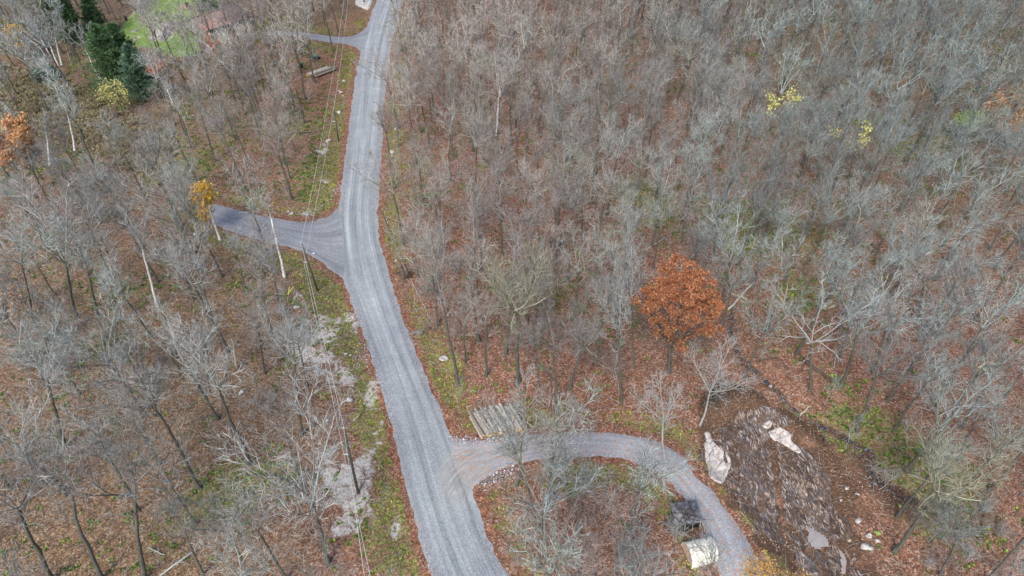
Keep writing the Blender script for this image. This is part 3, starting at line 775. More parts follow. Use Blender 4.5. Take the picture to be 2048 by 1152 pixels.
def hardwood(seed, H=18., fork=.5, leaders=3, R=1.0, r0=.2, spread=.42, lite=False, lean=0.0, sweep=.03, dense=1.0, thick=1.0, n_limb=None):
    rg = np.random.default_rng(seed)
    tr, cr = Geo(), Geo()
    K = 8
    t = np.linspace(0, 1, K)
    sway = np.cumsum(rg.normal(0, sweep * H / K, (K, 2)), 0); sway -= sway[0]
    hx = H * fork
    P = np.c_[sway + np.c_[lean * H * t * fork, 0 * t], t * hx]
    P[0, 2] = -.4
    Rr = r0 * (1 - .45 * t); Rr[0] *= 1.45
    tr.tubes(P, Rr, 5 if lite else 7, tip=False)
    LP, LR = [], []
    a0 = rg.random() * 6.28
    for k in range(leaders):
        az = a0 + k * 6.283 / leaders + rg.normal(0, .35)
        if leaders == 1: sp = .05
        else: sp = spread * rg.uniform(.55, 1.25) if k else spread * .35
        d = np.array([math.cos(az) * math.sin(sp), math.sin(az) * math.sin(sp), math.cos(sp)]) + np.array([lean, 0, 0])
        ln = H * (1 - fork) * rg.uniform(.8, 1.02)
        pt = [P[-1] - np.array([0, 0, .15])]
        for q in range(7):
            d = d + np.array([0, 0, .06]) + rg.normal(0, .09, 3); d /= np.linalg.norm(d)
            pt.append(pt[-1] + d * ln / 7)
        LP.append(pt); LR.append(Rr[-1] * (.8 if leaders > 1 else 1) * np.linspace(1, .2, 8) ** 1.0)
    LP, LR = np.array(LP), np.array(LR)
    cr.tubes(LP, LR, 4 if lite else 5)
    nl = n_limb or 7
    l1, r1 = grow(LP, LR, nl, .08, .95, 3.4 * R, (.95, .5), .09, 4 if lite else 5, .62, rg, .55, .13)
    l1b, r1b = grow(P[None], Rr[None], 2 if lite else 3, .7, .98, 2.6 * R, 1.0, .10, 4 if lite else 5, .4, rg, 0, .15)
    l1 = np.concatenate([l1, l1b]); r1 = np.maximum(np.concatenate([r1, r1b]), .03 * thick)
    cr.tubes(l1, r1, 3)
    l2, r2 = grow(l1, r1, int((4 if lite else 5) * dense), .12, .97, 1.75 * R, .72, .10, 3, .6, rg, .45, .16)
    r2 = np.maximum(r2, (.021 if lite else .0185) * thick)
    cr.tubes(l2, r2, 3)
    l3, r3 = grow(l2, r2, 5 if lite else 4, .15, .98, .95 * R ** .5, .6, .12, 2 if lite else 3, .65, rg, .4, .14)
    r3 = np.maximum(r3, (.021 if lite else .0125) * thick)
    cr.tubes(l3, r3, 3)
    if not lite:
        l4, r4 = grow(l3, r3, 3, .2, .98, .55, .5, .14, 2, .8, rg, .4, .1)
        cr.tubes(l4, np.maximum(r4, .0085 * thick), 3)
    return tr, cr, l3

def sapling(seed, H=7., lite=False):
    rg = np.random.default_rng(seed)
    g = Geo()
    K = 5; t = np.linspace(0, 1, K)
    sway = np.cumsum(rg.normal(0, .035 * H, (K, 2)), 0); sway -= sway[0]
    P = np.c_[sway, t * H]; P[0, 2] = -.2
    Rr = .05 * (1 - .8 * t) + .008
    g.tubes(P, Rr, 3)
    l1, r1 = grow(P[None], Rr[None], 9 if lite else 14, .3, .97, 1.7, (.9, .45), .1, 3, .6, rg, .4, .15)
    r1 = np.maximum(r1, .015)
    g.tubes(l1, r1, 3)
    l2, r2 = grow(l1, r1, 4 if lite else 6, .15, .97, .9, .6, .12, 2 if lite else 3, .6, rg, .4, .15)
    r2 = np.maximum(r2, .011)
    g.tubes(l2, r2, 3)
    if not lite:
        l3, r3 = grow(l2, r2, 3, .2, .97, .42, .5, .12, 2, .8, rg, .3, .1)
        g.tubes(l3, np.maximum(r3, .008), 3)
    return g, l2

def shrub(seed, H=2.2):
    rg = np.random.default_rng(seed)
    g = Geo()
    n = 14
    az = rg.random(n) * 6.28; sp = rg.uniform(.1, .75, n)
    d = np.c_[np.cos(az) * np.sin(sp), np.sin(az) * np.sin(sp), np.cos(sp)]
    b = np.c_[rg.normal(0, .25, (n, 2)), np.full(n, -.1)]
    P = np.stack([b + d * H * q * rg.uniform(.8, 1.1, (n, 1)) for q in (0, .5, 1)], 1)
    R0 = np.tile([.022, .016, .01], (n, 1))
    g.tubes(P, R0, 3)
    l1, r1 = grow(P, R0, 6, .2, .98, H * .4, .6, .1, 2, .7, rg)
    g.tubes(l1, np.maximum(r1, .009), 3)
    l2, r2 = grow(l1, r1, 4, .2, .98, H * .2, .6, .1, 2, .7, rg)
    g.tubes(l2, np.maximum(r2, .008), 3)
    return g

def leaves_on(P, n, size, rg, spread=.35, aspect=.75):
    """n small quads scattered round the twig tips P (m,3)"""
    c = P[rg.integers(0, len(P), n)] + rg.normal(0, spread, (n, 3))
    nn = norm(rg.normal(0, 1, (n, 3)) + np.array([0, 0, .7]))
    a = norm(np.cross(nn, rg.normal(0, 1, (n, 3)))); b = np.cross(nn, a)
    s = (size * rg.uniform(.6, 1.3, (n, 1)))
    V = np.stack([c - a * s, c - b * s * aspect, c + a * s, c + b * s * aspect], 1)
    return V.reshape(-1, 3), np.arange(n * 4).reshape(-1, 4)

def conifer(seed, H=14., R=3.2, lite=False):
    rg = np.random.default_rng(seed)
    tr, fo = Geo(), Geo()
    t = np.linspace(0, 1, 7)
    P = np.c_[np.cumsum(rg.normal(0, .05, (7, 2)), 0), t * H]; P[0] = (0, 0, -.3)
    tr.tubes(P, .2 * (H / 14) * (1 - .93 * t), 6)
    nb = int(H * 18)
    h = rg.random(nb) ** .9 * .93 + .06
    az = rg.random(nb) * 6.283
    ln = R * (1 - h) ** .75 * rg.uniform(.7, 1.12, nb) + .25
    el = .1 + h * .55 + rg.normal(0, .1, nb)
    d = np.c_[np.cos(az) * np.cos(el), np.sin(az) * np.cos(el), np.sin(el)]
    p0 = np.c_[np.interp(h, t, P[:, 0]), np.interp(h, t, P[:, 1]), h * H]
    B = np.stack([p0, p0 + d * ln[:, None] * .55, p0 + d * ln[:, None] + np.array([0, 0, .12]) * ln[:, None]], 1)
    tr.tubes(B, np.tile([.035, .02, .01], (nb, 1)), 3)
    K = 26
    tt = rg.uniform(.18, 1.02, (nb, K))[..., None]
    c = (p0[:, None] + d[:, None] * ln[:, None, None] * tt).reshape(-1, 3)
    side = rg.normal(0, .16, c.shape) * np.repeat(ln, K)[:, None] * .8; side[:, 2] *= .35
    c = c + side
    dd = norm(np.repeat(d, K, 0) + rg.normal(0, .55, c.shape) + np.array([0, 0, .25]))
    w = norm(np.cross(dd, rg.normal(0, 1, c.shape)))
    w2 = np.cross(dd, w)
    Ls = rg.uniform(.35, .7, (len(c), 1)); Ws = .12
    V = np.stack([c - w * Ws, c + w * Ws, c + dd * Ls, c - w2 * Ws, c + w2 * Ws, c + dd * Ls * .95 + w * .03], 1)
    n = len(c); ar = np.arange(n)[:, None] * 6
    T = np.concatenate([ar + [[0, 1, 2]], ar + [[3, 4, 5]]])
    fo.put(V.reshape(-1, 3), T)
    return tr, fo

print('tree meshes')
# proto: (trunk mesh, crown mesh)
PROTO = []
specs = [dict(seed=1, H=18, fork=.60, leaders=4, R=.85, spread=.62), dict(seed=2, H=19, fork=.56, leaders=5, R=.9, spread=.66), dict(seed=3, H=17, fork=.64, leaders=4, R=.78, spread=.6),
         dict(seed=4, H=19, fork=.62, leaders=3, R=.9, spread=.6), dict(seed=5, H=18, fork=.5, leaders=4, R=.9, spread=.6), dict(seed=6, H=16, fork=.62, leaders=5, R=.85, spread=.75),
         dict(seed=7, H=19, fork=.5, leaders=1, R=.95, n_limb=18), dict(seed=8, H=17, fork=.5, leaders=5, R=1.05, spread=.75), dict(seed=9, H=18, fork=.66, leaders=3, R=.8, sweep=.06, spread=.55),
         dict(seed=10, H=15, fork=.55, leaders=3, R=.7, r0=.13, spread=.45)]
for s in specs:
    tr, cr, _ = hardwood(**s)
    PROTO.append((tr.mesh('trunk_%d' % s['seed'], True), cr.mesh('crown_%d' % s['seed']), s['H']))
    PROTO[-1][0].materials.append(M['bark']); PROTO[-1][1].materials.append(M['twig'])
LITE = []
for s in specs[:8]:
    tr, cr, _ = hardwood(**dict(s, seed=s['seed'] + 100), lite=True, thick=1.15)
    LITE.append((tr.arrays(), cr.arrays(), s['H']))
SAP = []
for k in range(7):
    g, _ = sapling(200 + k, (6, 7.5, 9, 5, 8, 10, 6.5)[k])
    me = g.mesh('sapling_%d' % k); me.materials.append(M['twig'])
    SAP.append((me, (6, 7.5, 9, 5, 8, 10, 6.5)[k]))
SAPL = [sapling(260 + k, 7, True)[0].arrays() for k in range(5)]

def place_tree(proto, base, H=None, lean=(0, 0), rz=None, scale_r=None, name='bare_tree', label='', cat='tree', group=None, barks=None):
    tm, cm, h0 = proto
    s = (H / h0) if H else 1.0
    o = thing(name, label, cat, base, 0, group)
    rz = random.random() * 6.28 if rz is None else rz
    o.rotation_euler = Matrix.Rotation(0, 3, 'Z').to_euler()
    m = (Matrix.Rotation(lean[0], 3, 'Y') @ Matrix.Rotation(-lean[1], 3, 'X') @ Matrix.Rotation(rz, 3, 'Z'))
    o.rotation_euler = m.to_euler()
    sr = s if scale_r is None else scale_r
    o.scale = (sr, sr, s)
    t = add('trunk', tm, None, o); c = add('crown', cm, None, o)
    if barks:
        for ob, mt in ((t, barks[0]), (c, barks[1])):
            ob.material_slots[0].link = 'OBJECT'; ob.material_slots[0].material = mt
    return o

def solve_tree(bu, bv, cu, cv, frac=.76):
    """base point and crown-centre point of the photo -> base, height, lean"""
    b = ground(bu, bv)
    d = ray(cu, cv); t = b[1] / d[1]
    xc = d[0] * t; zc = CAMH + d[2] * t
    hc = float(np.clip(zc - b[2], 5, 18.5))
    H = hc / frac
    lean = math.atan2(float(np.clip(xc - b[0], -5, 5)), hc)
    return b, H, lean

TREES = []    # all occupied spots (x, y, r)
def occupied(x, y, r):
    return any((x - a) ** 2 + (y - b) ** 2 < (r + q) ** 2 * .25 for a, b, q in TREES)

# ---- trees one can point to: base px, crown px, proto, width factor, species, label
N_ = [
 (657, 1129, 592, 936, 7, 1.1, 'pale', 'broad pale bare maple forking low, nearest tree left of the bottom power pole'),
 (287, 1160, 175, 830, 3, 1.1, 'bare', 'tall dark forked bare tree rising from the bottom edge left of the pale maple'),
 (205, 1160, 112, 963, 8, 1.0, 'grey', 'bare grey tree leaning left from the bottom edge near the left corner'),
 (103, 1160, 20, 960, 2, 1.0, 'grey', 'bluish grey bare tree in the bottom left corner of the woods'),
 (130, 895, 80, 705, 1, 1.1, 'bare', 'bare tree with dark mossy trunk at the left edge above the corner tree'),
 (400, 977, 268, 740, 9, 1.2, 'bare', 'very long slender slanting trunk crossing the open leaf litter at lower left'),
 (500, 929, 425, 735, 2, 1.0, 'bare', 'straight bare tree standing left of the upper lichen rock clearing'),
 (605, 871, 583, 680, 0, .9, 'bare', 'bare tree at the edge of the pale lichen rock under the power line'),
 (575, 1158, 490, 1000, 9, 1.0, 'grey', 'thin grey tree between the pale forked maple and the bottom edge'),
 (496, 1150, 445, 1025, 9, 1.0, 'grey', 'small pale crowned tree left of the big forked maple'),
 (407, 1150, 340, 1010, 6, .8, 'bare', 'slim dark tree with two fallen branches across its foot near the bottom'),
 (284, 766, 232, 680, 4, 1.0, 'bare', 'bare tree with twin dark stems in the middle of the left woods'),
 (89, 773, 84, 680, 7, 1.2, 'grey', 'broad blue-grey bare crown near the left edge below the wide pale crowns'),
 (154, 636, 115, 455, 7, 1.15, 'grey', 'wide pale grey domed crown, left one of the pair below the orange tree'),
 (202, 653, 168, 475, 5, 1.05, 'grey', 'wide pale grey domed crown, right one of the pair below the orange tree'),
 (68, 640, 30, 480, 1, 1.0, 'grey', 'grey bare tree hugging the left edge beside the domed pair'),
 (424, 636, 388, 505, 2, .95, 'pale', 'pale vase-shaped bare tree right of the tall forked birch'),
 (492, 578, 466, 492, 2, .85, 'pale', 'pale upright bare tree just south of the side road'),
 (530, 746, 507, 615, 0, .9, 'bare', 'dark stemmed bare tree with faint green twigs below the leaning birch'),
 (615, 773, 590, 668, 5, .9, 'grey', 'bare tree overhanging the pale rock beside the power line'),
 (362, 760, 345, 690, 4, .9, 'grey', 'bare crown in the left woods below the vase-shaped pale tree'),
 (417, 760, 418, 668, 8, 1.0, 'grey', 'tangled grey bare crown beside the broken stub in the left woods'),
 (246, 645, 222, 545, 6, .9, 'bare', 'dark trunked bare tree between the domed pair and the tall birch'),
 (1137, 780, 1170, 665, 5, 1.0, 'grey', 'greenish grey spreading bare tree left of the thick trunk under the orange oak'),
 (1078, 775, 1072, 655, 0, .8, 'bare', 'straight dark bare tree in the red leaf litter above the log pile'),
 (1107, 762, 1035, 668, 3, .8, 'bare', 'dark trunk leaning strongly left above the log pile'),
 (1032, 770, 1036, 590, 5, 1.15, 'olive', 'broad greenish grey fan-shaped bare crown in the centre of the photo'),
 (931, 725, 925, 620, 9, 1.0, 'bare', 'slim bare tree near the verge right of the road'),
 (916, 768, 878, 530, 2, .85, 'grey', 'tall grey bare tree closest to the right road verge at the grey boulder'),
 (1268, 735, 1258, 545, 1, .6, 'pale', 'pale vase-shaped bare tree touching the left side of the orange oak'),
 (1244, 808, 1235, 640, 8, .7, 'bare', 'dark upright tree beside the brown tangled brush'),
 (1447, 613, 1462, 465, 7, 1.1, 'grey', 'broad pale bare crown just behind the orange oak on its right'),
 (1714, 864, 1775, 705, 1, 1.05, 'grey', 'large grey tree leaning right beside the dark creek bend'),
 (1680, 715, 1710, 610, 9, .9, 'grey', 'slim leaning tree in the red litter right of the white limbed tree'),
 (1538, 664, 1568, 520, 8, .9, 'pale', 'pale crooked bare tree right of the orange oak'),
 (1840, 640, 1848, 510, 7, 1.1, 'pale', 'bright broad bare crown with spreading pale limbs in the right woods'),
 (1745, 745, 1795, 620, 2, 1.0, 'pale', 'pale branching tree between the white limbed tree and the right edge'),
 (1786, 1103, 1900, 950, 5, 1.1, 'olive', 'big olive grey tree leaning right in the lower right woods'),
 (1878, 878, 1960, 735, 8, 1.1, 'grey', 'grey tree leaning right with long dark trunk, right of the creek'),
 (1922, 857, 2000, 720, 2, .95, 'pale', 'pale upright crown at the right edge above the creek woods'),
 (1880, 1151, 1938, 1050, 9, 1.3, 'grey', 'small bare crown in the bottom right corner'),
 (1330, 977, 1327, 815, 8, .8, 'white', 'whitish crooked bare tree on the inside edge of the curved driveway'),
 (1400, 850, 1432, 735, 7, .8, 'white', 'bright white tangled crown above the dark soil bank'),
 (1077, 1066, 1030, 870, 9, .7, 'bare', 'leaning dark tree whose crown covers the log pile'),
 (1142, 1028, 1130, 900, 9, 1.0, 'bare', 'thin bare tree just inside the driveway curve, right of the leaning one'),
 (1094, 1028, 1110, 850, 9, 1.0, 'bare', 'crooked thin tree crossing the gravel of the curved driveway'),
 (1258, 1066, 1290, 930, 9, 1.1, 'bare', 'slanting thin dark tree in the middle of the driveway loop'),
 (1159, 1066, 1165, 950, 9, .9, 'bare', 'straight thin tree in the driveway loop beside green plants'),
 (1175, 1230, 1150, 1085, 7, .9, 'pink', 'brownish bare crown at the bottom edge inside the driveway loop'),
 (1440, 1230, 1412, 1080, 9, .6, 'bare', 'thin dark tree in front of the beige canvas shelter'),
 (1150, 500, 1158, 400, 0, .9, 'bare', 'straight dark trunk among red litter in the centre woods'),
 (1445, 160, 1240, 85, 0, .9, 'skip', ''),
 (1230, 130, 1240, 80, 7, 1.1, 'grey', 'wide grey bare crown over fallen logs near the top centre'),
 (1330, 128, 1345, 90, 7, 1.0, 'grey', 'grey bare crown right of the one over fallen logs near the top'),
 (570, 330, 548, 215, 0, 1.0, 'pink', 'tall greyish crown with two long stems left of the power line'),
 (395, 365, 330, 230, 3, 1.0, 'pink', 'tall leaning tree above the side road entrance on the left'),
 (950, 420, 955, 250, 0, 1.0, 'grey', 'tall grey crown right of the road, level with the second power pole'),
]
toned = {'pale': (M['bark'], M['paletwig']), 'white': (M['palebark'], M['palebark']), 'bare': None, 'grey': None,
         'pink': (M['bark'], M['pinktwig']), 'olive': None}
toned['olive'] = (M['bark'], M['olivetwig'])
for bu, bv, cu, cv, pi, wf, tone, lab in N_:
    if tone == 'skip': continue
    b, H, ln = solve_tree(bu, bv, cu, cv)
    if not 7 < H: H = 9
    p = PROTO[pi]
    place_tree(p, b, H, (ln, random.uniform(-.04, .04)), None, wf * H / p[2] * (.6 + .4 * 18 / max(H, 12)), label=lab, barks=toned[tone])
    TREES.append((b[0], b[1], 4.6))

# white limbed old tree with few, thick limbs
def special(name, seed, b, H, lean, label, cat='tree', mats=None, group=None, leaf=None, **kw):
    tr, cr, tips = hardwood(seed, H=H, **kw)
    o = thing(name, label, cat, b, 0, group)
    o.rotation_euler = (Matrix.Rotation(lean, 3, 'Y') @ Matrix.Rotation(seed * 1.7, 3, 'Z')).to_euler()
    add('trunk', tr.mesh('trunk', True), mats[0], o); add('crown', cr.mesh('crown'), mats[1], o)
    if leaf:
        g = Geo(); rg = np.random.default_rng(seed)
        pts = tips.reshape(-1, 3)
        if leaf.get('top'): pts = pts[pts[:, 2] > np.quantile(pts[:, 2], leaf['top'])]
        V, Qq = leaves_on(pts, leaf['n'], leaf['s'], rg, leaf.get('sp', .3))
        g.put(V, None, Qq)
        add('foliage', g.mesh('foliage'), leaf['m'], o)
    TREES.append((b[0], b[1], 4.4))
    return o

b, H, ln = solve_tree(1620, 780, 1638, 600)
special('bare_tree', 31, b, H, ln, 'old bare tree with thick whitish crooked limbs standing alone in red litter', mats=(M['bark'], M['palebark']), fork=.42, leaders=3, R=1.05, spread=.65, dense=.55, thick=2.0)
b, H, ln = solve_tree(1480, 215, 1478, 145)
special('bare_tree', 32, b, H, ln, 'bare tree with two long bright limbs forming a V in the upper right woods', mats=(M['bark'], M['palebark']), fork=.4, leaders=2, R=.9, spread=.9, dense=.5, thick=2.2)

# foliage trees
b, H, ln = solve_tree(1338, 745, 1352, 585, .66)
oak = special('oak_tree', 41, b, min(H, 18), ln, 'large oak still full of bright orange leaves in the centre right', mats=(M['bark'], M['bark']), fork=.36, leaders=6, R=1.25, spread=.85, dense=.8, r0=.3)
rgo = np.random.default_rng(4)
ob = np.array(b); PO = []
for cu_, cv_, dy_, rr_, n_ in ((1352, 545, 2.0, 2.3, 34), (1395, 560, .5, 2.2, 30), (1330, 585, -.5, 2.3, 32), (1290, 600, .3, 1.8, 22), (1375, 605, -2, 2.2, 26), (1415, 610, -.5, 1.9, 24), (1420, 655, -1.5, 1.6, 15), (1325, 650, -2, 1.8, 18), (1380, 650, -2.6, 1.5, 10), (1350, 690, -2.6, 1.2, 6)):
    d = ray(cu_, cv_); t = (ob[1] + dy_) / d[1]; c0 = d * t + [0, 0, CAMH]
    q = norm(rgo.normal(size=(n_, 3))) * (rgo.random((n_, 1)) ** .4) * rr_ + c0
    for cc in q:
        if rgo.random() < .16: continue
        PO.append(cc + norm(rgo.normal(size=(60, 3))) * rgo.uniform(.1, .62, (60, 1)) * [1.15, 1.15, .75])
PO = np.concatenate(PO)
Mi = np.array(Matrix.Translation(b) @ oak.rotation_euler.to_matrix().to_4x4()); Mi = np.linalg.inv(Mi)
PO = (np.c_[PO, np.ones(len(PO))] @ Mi.T)[:, :3]
g = Geo(); V, Qq = leaves_on(PO, 40000, .1, rgo, .08); g.put(V, None, Qq)
add('foliage', g.mesh('foliage'), M['orange'], oak)
TREES[-1] = (b[0], b[1], 8.5)
def leafy(bu, bv, cu, cv, seed, lab, mt, n, R, name='autumn_tree', s=.15, spread=.5, mats=None, top=None, fork=.45):
    b, H, ln = solve_tree(bu, bv, cu, cv, .74)
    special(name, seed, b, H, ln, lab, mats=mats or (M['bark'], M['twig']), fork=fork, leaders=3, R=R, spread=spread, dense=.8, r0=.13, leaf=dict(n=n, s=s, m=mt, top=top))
leafy(55, 430, 38, 310, 42, 'dull orange leaved tree at the left edge above the pale domed crowns', M['dullorange'], 9000, 1.25, top=.4, s=.17)
leafy(62, 115, 40, 90, 43, 'small bright yellow tree beside the tall white birches in the top left', M['yellow'], 3200, .8, s=.2)
leafy(418, 470, 402, 398, 44, 'narrow bright yellow tree at the end of the side road', M['yellow'], 2800, .55, s=.18, spread=.25)
leafy(250, 235, 232, 185, 45, 'pale yellow sparse tree below the dark green pines', M['paleyellow'], 1300, .8, s=.16)
leafy(1560, 330, 1555, 225, 46, 'bare tree keeping a few pale yellow leaves on top in the upper right', M['paleyellow'], 420, .8, top=.75, s=.2)
leafy(1700, 400, 1705, 290, 47, 'thin crown with scattered pale yellow leaves, right of the other yellow topped tree', M['paleyellow'], 260, .7, top=.8, s=.2)
leafy(1950, 290, 1940, 240, 48, 'small lime green leaved tree in the upper right woods', M['lime'], 1500, .75, s=.2, top=.3)
leafy(2035, 300, 2028, 215, 49, 'brownish orange leaved tree cut by the right edge', M['dullorange'], 2600, 1.2, s=.17)
leafy(440, 150, 432, 100, 50, 'thin tree with orange leaves in front of the brown roofed house', M['redorange'], 1500, .9, s=.2, top=.4)
leafy(345, 205, 322, 152, 51, 'pale stemmed tree with a flat red-orange tuft of leaves on top', M['redorange'], 900, .7, s=.2, top=.8, mats=(M['birch'], M['palebark']))
leafy(1575, 1262, 1555, 1172, 52, 'bright yellow-orange treetop at the bottom edge beside the curved driveway', M['goldmix'], 2300, .62, s=.075, top=.35, spread=.45)
leafy(38, 640, 30, 590, 53, 'small rusty leaved understory tree at the left edge', M['dullorange'], 700, .6, s=.15)

# conifers
def pine(bu, bv, cu, cv, seed, R, lab, mt, H=None, name='pine_tree'):
    b, h, ln = solve_tree(bu, bv, cu, cv, .5)
    h = H or h
    tr, fo = conifer(seed, h, R)
    o = thing(name, lab, 'tree', b); o.rotation_euler = (0, ln * .6, 0)
    add('trunk', tr.mesh('trunk'), M['bark'], o); add('foliage', fo.mesh('foliage'), mt, o)
    TREES.append((b[0], b[1], 5))
pine(246, 190, 212, 108, 61, 7.2, 'tallest dark green pine, left of the green lawn', M['needle'], 16)
pine(268, 165, 242, 95, 62, 5.4, 'dark green pine close to the lawn, right of the tallest one', M['needle'], 14)
pine(290, 205, 270, 145, 63, 5.0, 'bluish green pine below the lawn, nearest of the pines', M['needle_blue'], 13)
pine(150, 95, 140, 35, 64, 4.2, 'dull green pine behind the tall white birches', M['needle'], 15)
pine(118, 75, 105, 20, 65, 4.0, 'dark pine leftmost in the top row near the birches', M['needle'], 15)
pine(420, 25, 414, 0, 66, 4.2, 'dark green conifer at the top edge between deck and house', M['needle'], 11)
pine(195, 70, 185, 25, 67, 3.6, 'greenish pine between the birches and the lawn at the top', M['needle'], 13)
pine(82, 165, 80, 152, 68, 1.6, 'small round young spruce in the brushy clearing, left of two', M['needle_blue'], 3.4, 'young_spruce')
pine(109, 160, 108, 150, 69, 1.6, 'small round young spruce in the brushy clearing, right of two', M['needle_blue'], 3.2, 'young_spruce')

# birches
def birch(bu, bv, cu, cv, seed, lab, R=.55, fork=.62, leaders=2, thick=1.4):
    b, H, ln = solve_tree(bu, bv, cu, cv, .8)
    special('birch_tree', seed, b, H, ln, lab, mats=(M['birch'], M['palebark']), fork=fork, leaders=leaders, R=R, spread=.35, dense=.5, r0=.2, thick=thick)
birch(315, 612, 270, 455, 71, 'tall white birch with a forked bare top in the left woods', .65, .6, 3)
birch(569, 554, 540, 430, 72, 'slender leaning white birch beside the side road and the power pole', .3, .75, 1)
birch(993, 270, 1003, 150, 73, 'lone white birch with a pale forked top in the centre woods', .6, .68, 3)
birch(118, 135, 80, 45, 74, 'tall white birch, leftmost of the birch cluster near the yellow tree', .6, .5)
birch(124, 130, 100, 40, 75, 'tall white birch in the middle of the birch cluster', .6, .5)
birch(113, 128, 60, 40, 76, 'strongly leaning white birch of the birch cluster', .55, .55)
birch(205, 168, 150, 60, 77, 'white birch leaning left beside the tallest pine', .6, .5)
birch(208, 172, 168, 70, 78, 'second white birch leaning beside the tallest pine', .6, .5)
birch(440, 480, 412, 400, 79, 'thin white birch stem right of the narrow yellow tree', .4, .6, 1)
birch(150, 300, 130, 205, 80, 'thin white dead birch top above the grey thicket on the left', .4, .6, 1)
birch(100, 330, 85, 235, 81, 'thin white birch in the grey thicket left of the white dead top', .45, .6, 1)

# leaning arched birch, snags
o = thing('birch_tree', 'white birch arching down to the left beside the birch cluster', 'tree', ground(96, 118))
P = np.array([[0, 0, -.2], [-.8, 0, 3], [-2.4, 0, 5], [-4.6, .3, 5.6], [-6.4, .4, 4.6], [-7.5, .4, 2.9]])
g = Geo(); g.tubes(P, [.13, .11, .09, .07, .05, .03], 6); add('trunk', g.mesh('trunk', True), M['birch'], o)
l1, r1 = grow(P[None], np.array([[.13, .11, .09, .07, .05, .03]]), 12, .5, .98, 2.2, .6, -.05, 3, .5, rng)
l2, r2 = grow(l1, r1, 5, .2, .98, 1, .6, -.02, 2, .6, rng)
g = Geo(); g.tubes(l1, r1 + .01, 3); g.tubes(l2, np.maximum(r2, .012), 3); add('crown', g.mesh('crown'), M['palebark'], o)

def stub(bu, bv, tu, tv, r, mat, name, label, cat='dead tree', limbs=3):
    b = ground(bu, bv); d = ray(tu, tv); t = b[1] / d[1]
    top = np.array([d[0] * t, b[1], CAMH + d[2] * t]) - b
    top[2] = np.clip(top[2], 1.5, 14)
    o = thing(name, label, cat, b)
    K = np.linspace(0, 1, 6)[:, None]
    P = K * top + np.c_[rng.normal(0, .08, (6, 2)), np.zeros(6)]; P[0, 2] = -.3
    g = Geo(); g.tubes(P, np.linspace(r, r * .6, 6), 6, tip=False, cap=True)
    add('trunk', g.mesh('trunk', True), mat, o)
    if limbs:
        l1, r1 = grow(P[None], np.linspace(r, r * .6, 6)[None], limbs, .4, .95, 1.4, .8, .1, 3, .35, rng)
        g = Geo(); g.tubes(l1, r1, 3); add('branch_stub', g.mesh('branch_stub'), mat, o)
stub(474, 735, 462, 678, .16, M['deadwood'], 'dead_stub', 'broken yellowish dead trunk stub standing in the left woods', limbs=0)
stub(1497, 600, 1445, 640, .16, M['deadwood'], 'dead_stub', 'short pale leaning dead pole right of the orange oak', limbs=2)
stub(660, 12, 657, 0, .2, M['palebark'], 'dead_stub', 'white stub among thin trunks at the top beside the power line', limbs=0)
stub(1660, 130, 1648, 60, .14, M['palebark'], 'dead_stub', 'pale thin snag in the upper right woods', limbs=4)

# ------------------------------------------------------------------ fill of the forest
CLEAR = [LAWN, PIT, BANK,
         resample(flats([(600, 500), (640, 520), (680, 560), (740, 720), (800, 930), (860, 1190), (640, 1190), (680, 1080), (640, 1000), (650, 900), (620, 830), (585, 700), (580, 600), (570, 540), (600, 500)]), 60),
         resample(flats([(668, 412), (690, 300), (716, 110), (740, 20), (700, 0), (690, 90), (650, 150), (635, 220), (600, 300), (590, 400), (620, 436), (668, 412)]), 40),
         resample(flats([(895, 875), (940, 885), (1065, 872), (1070, 835), (1000, 815), (940, 830), (870, 790), (895, 875)]), 30),
         resample(flats([(1400, 950), (1440, 830), (1560, 780), (1640, 850), (1720, 950), (1800, 1050), (1800, 1190), (1540, 1190), (1400, 950)]), 30),
         resample(flats([(1330, 1000), (1400, 1000), (1445, 1080), (1480, 1400), (1300, 1400), (1310, 1060), (1330, 1000)]), 20),
         resample(flats([(170, 60), (235, 40), (300, 110), (350, 160), (330, 235), (250, 290), (180, 240), (170, 60)]), 20),
         resample(flats([(1500, 1100), (1820, 1100), (1860, 1420), (1440, 1420), (1500, 1100)]), 20),
         resample(flats([(1230, 660), (1300, 600), (1450, 640), (1460, 760), (1420, 880), (1280, 860), (1230, 660)]), 20),
         resample(flats([(180, 200), (330, 250), (350, 330), (300, 360), (230, 330), (160, 260), (180, 200)]), 20),
         resample(flats([(350, 100), (395, 30), (500, 0), (520, 60), (480, 95), (350, 100)]), 20)]
THIN = resample(flats([(120, 140), (240, 200), (350, 240), (370, 360), (290, 400), (200, 330), (120, 330), (0, 270), (0, 140), (120, 140)]), 30)
LOOP = resample(flats([(960, 980), (1060, 935), (1200, 925), (1300, 945), (1400, 1060), (1420, 1300), (1080, 1300), (960, 980)]), 30)
THIN2 = resample(flats([(-60, 120), (60, 140), (150, 160), (260, 230), (340, 250), (360, 340), (300, 370), (220, 320), (120, 270), (-60, 260), (-60, 120)]), 30)
LITTER = resample(flats([(1000, 880), (900, 760), (1180, 700), (1300, 750), (1420, 830), (1300, 860), (1180, 860), (1000, 880)]), 30)
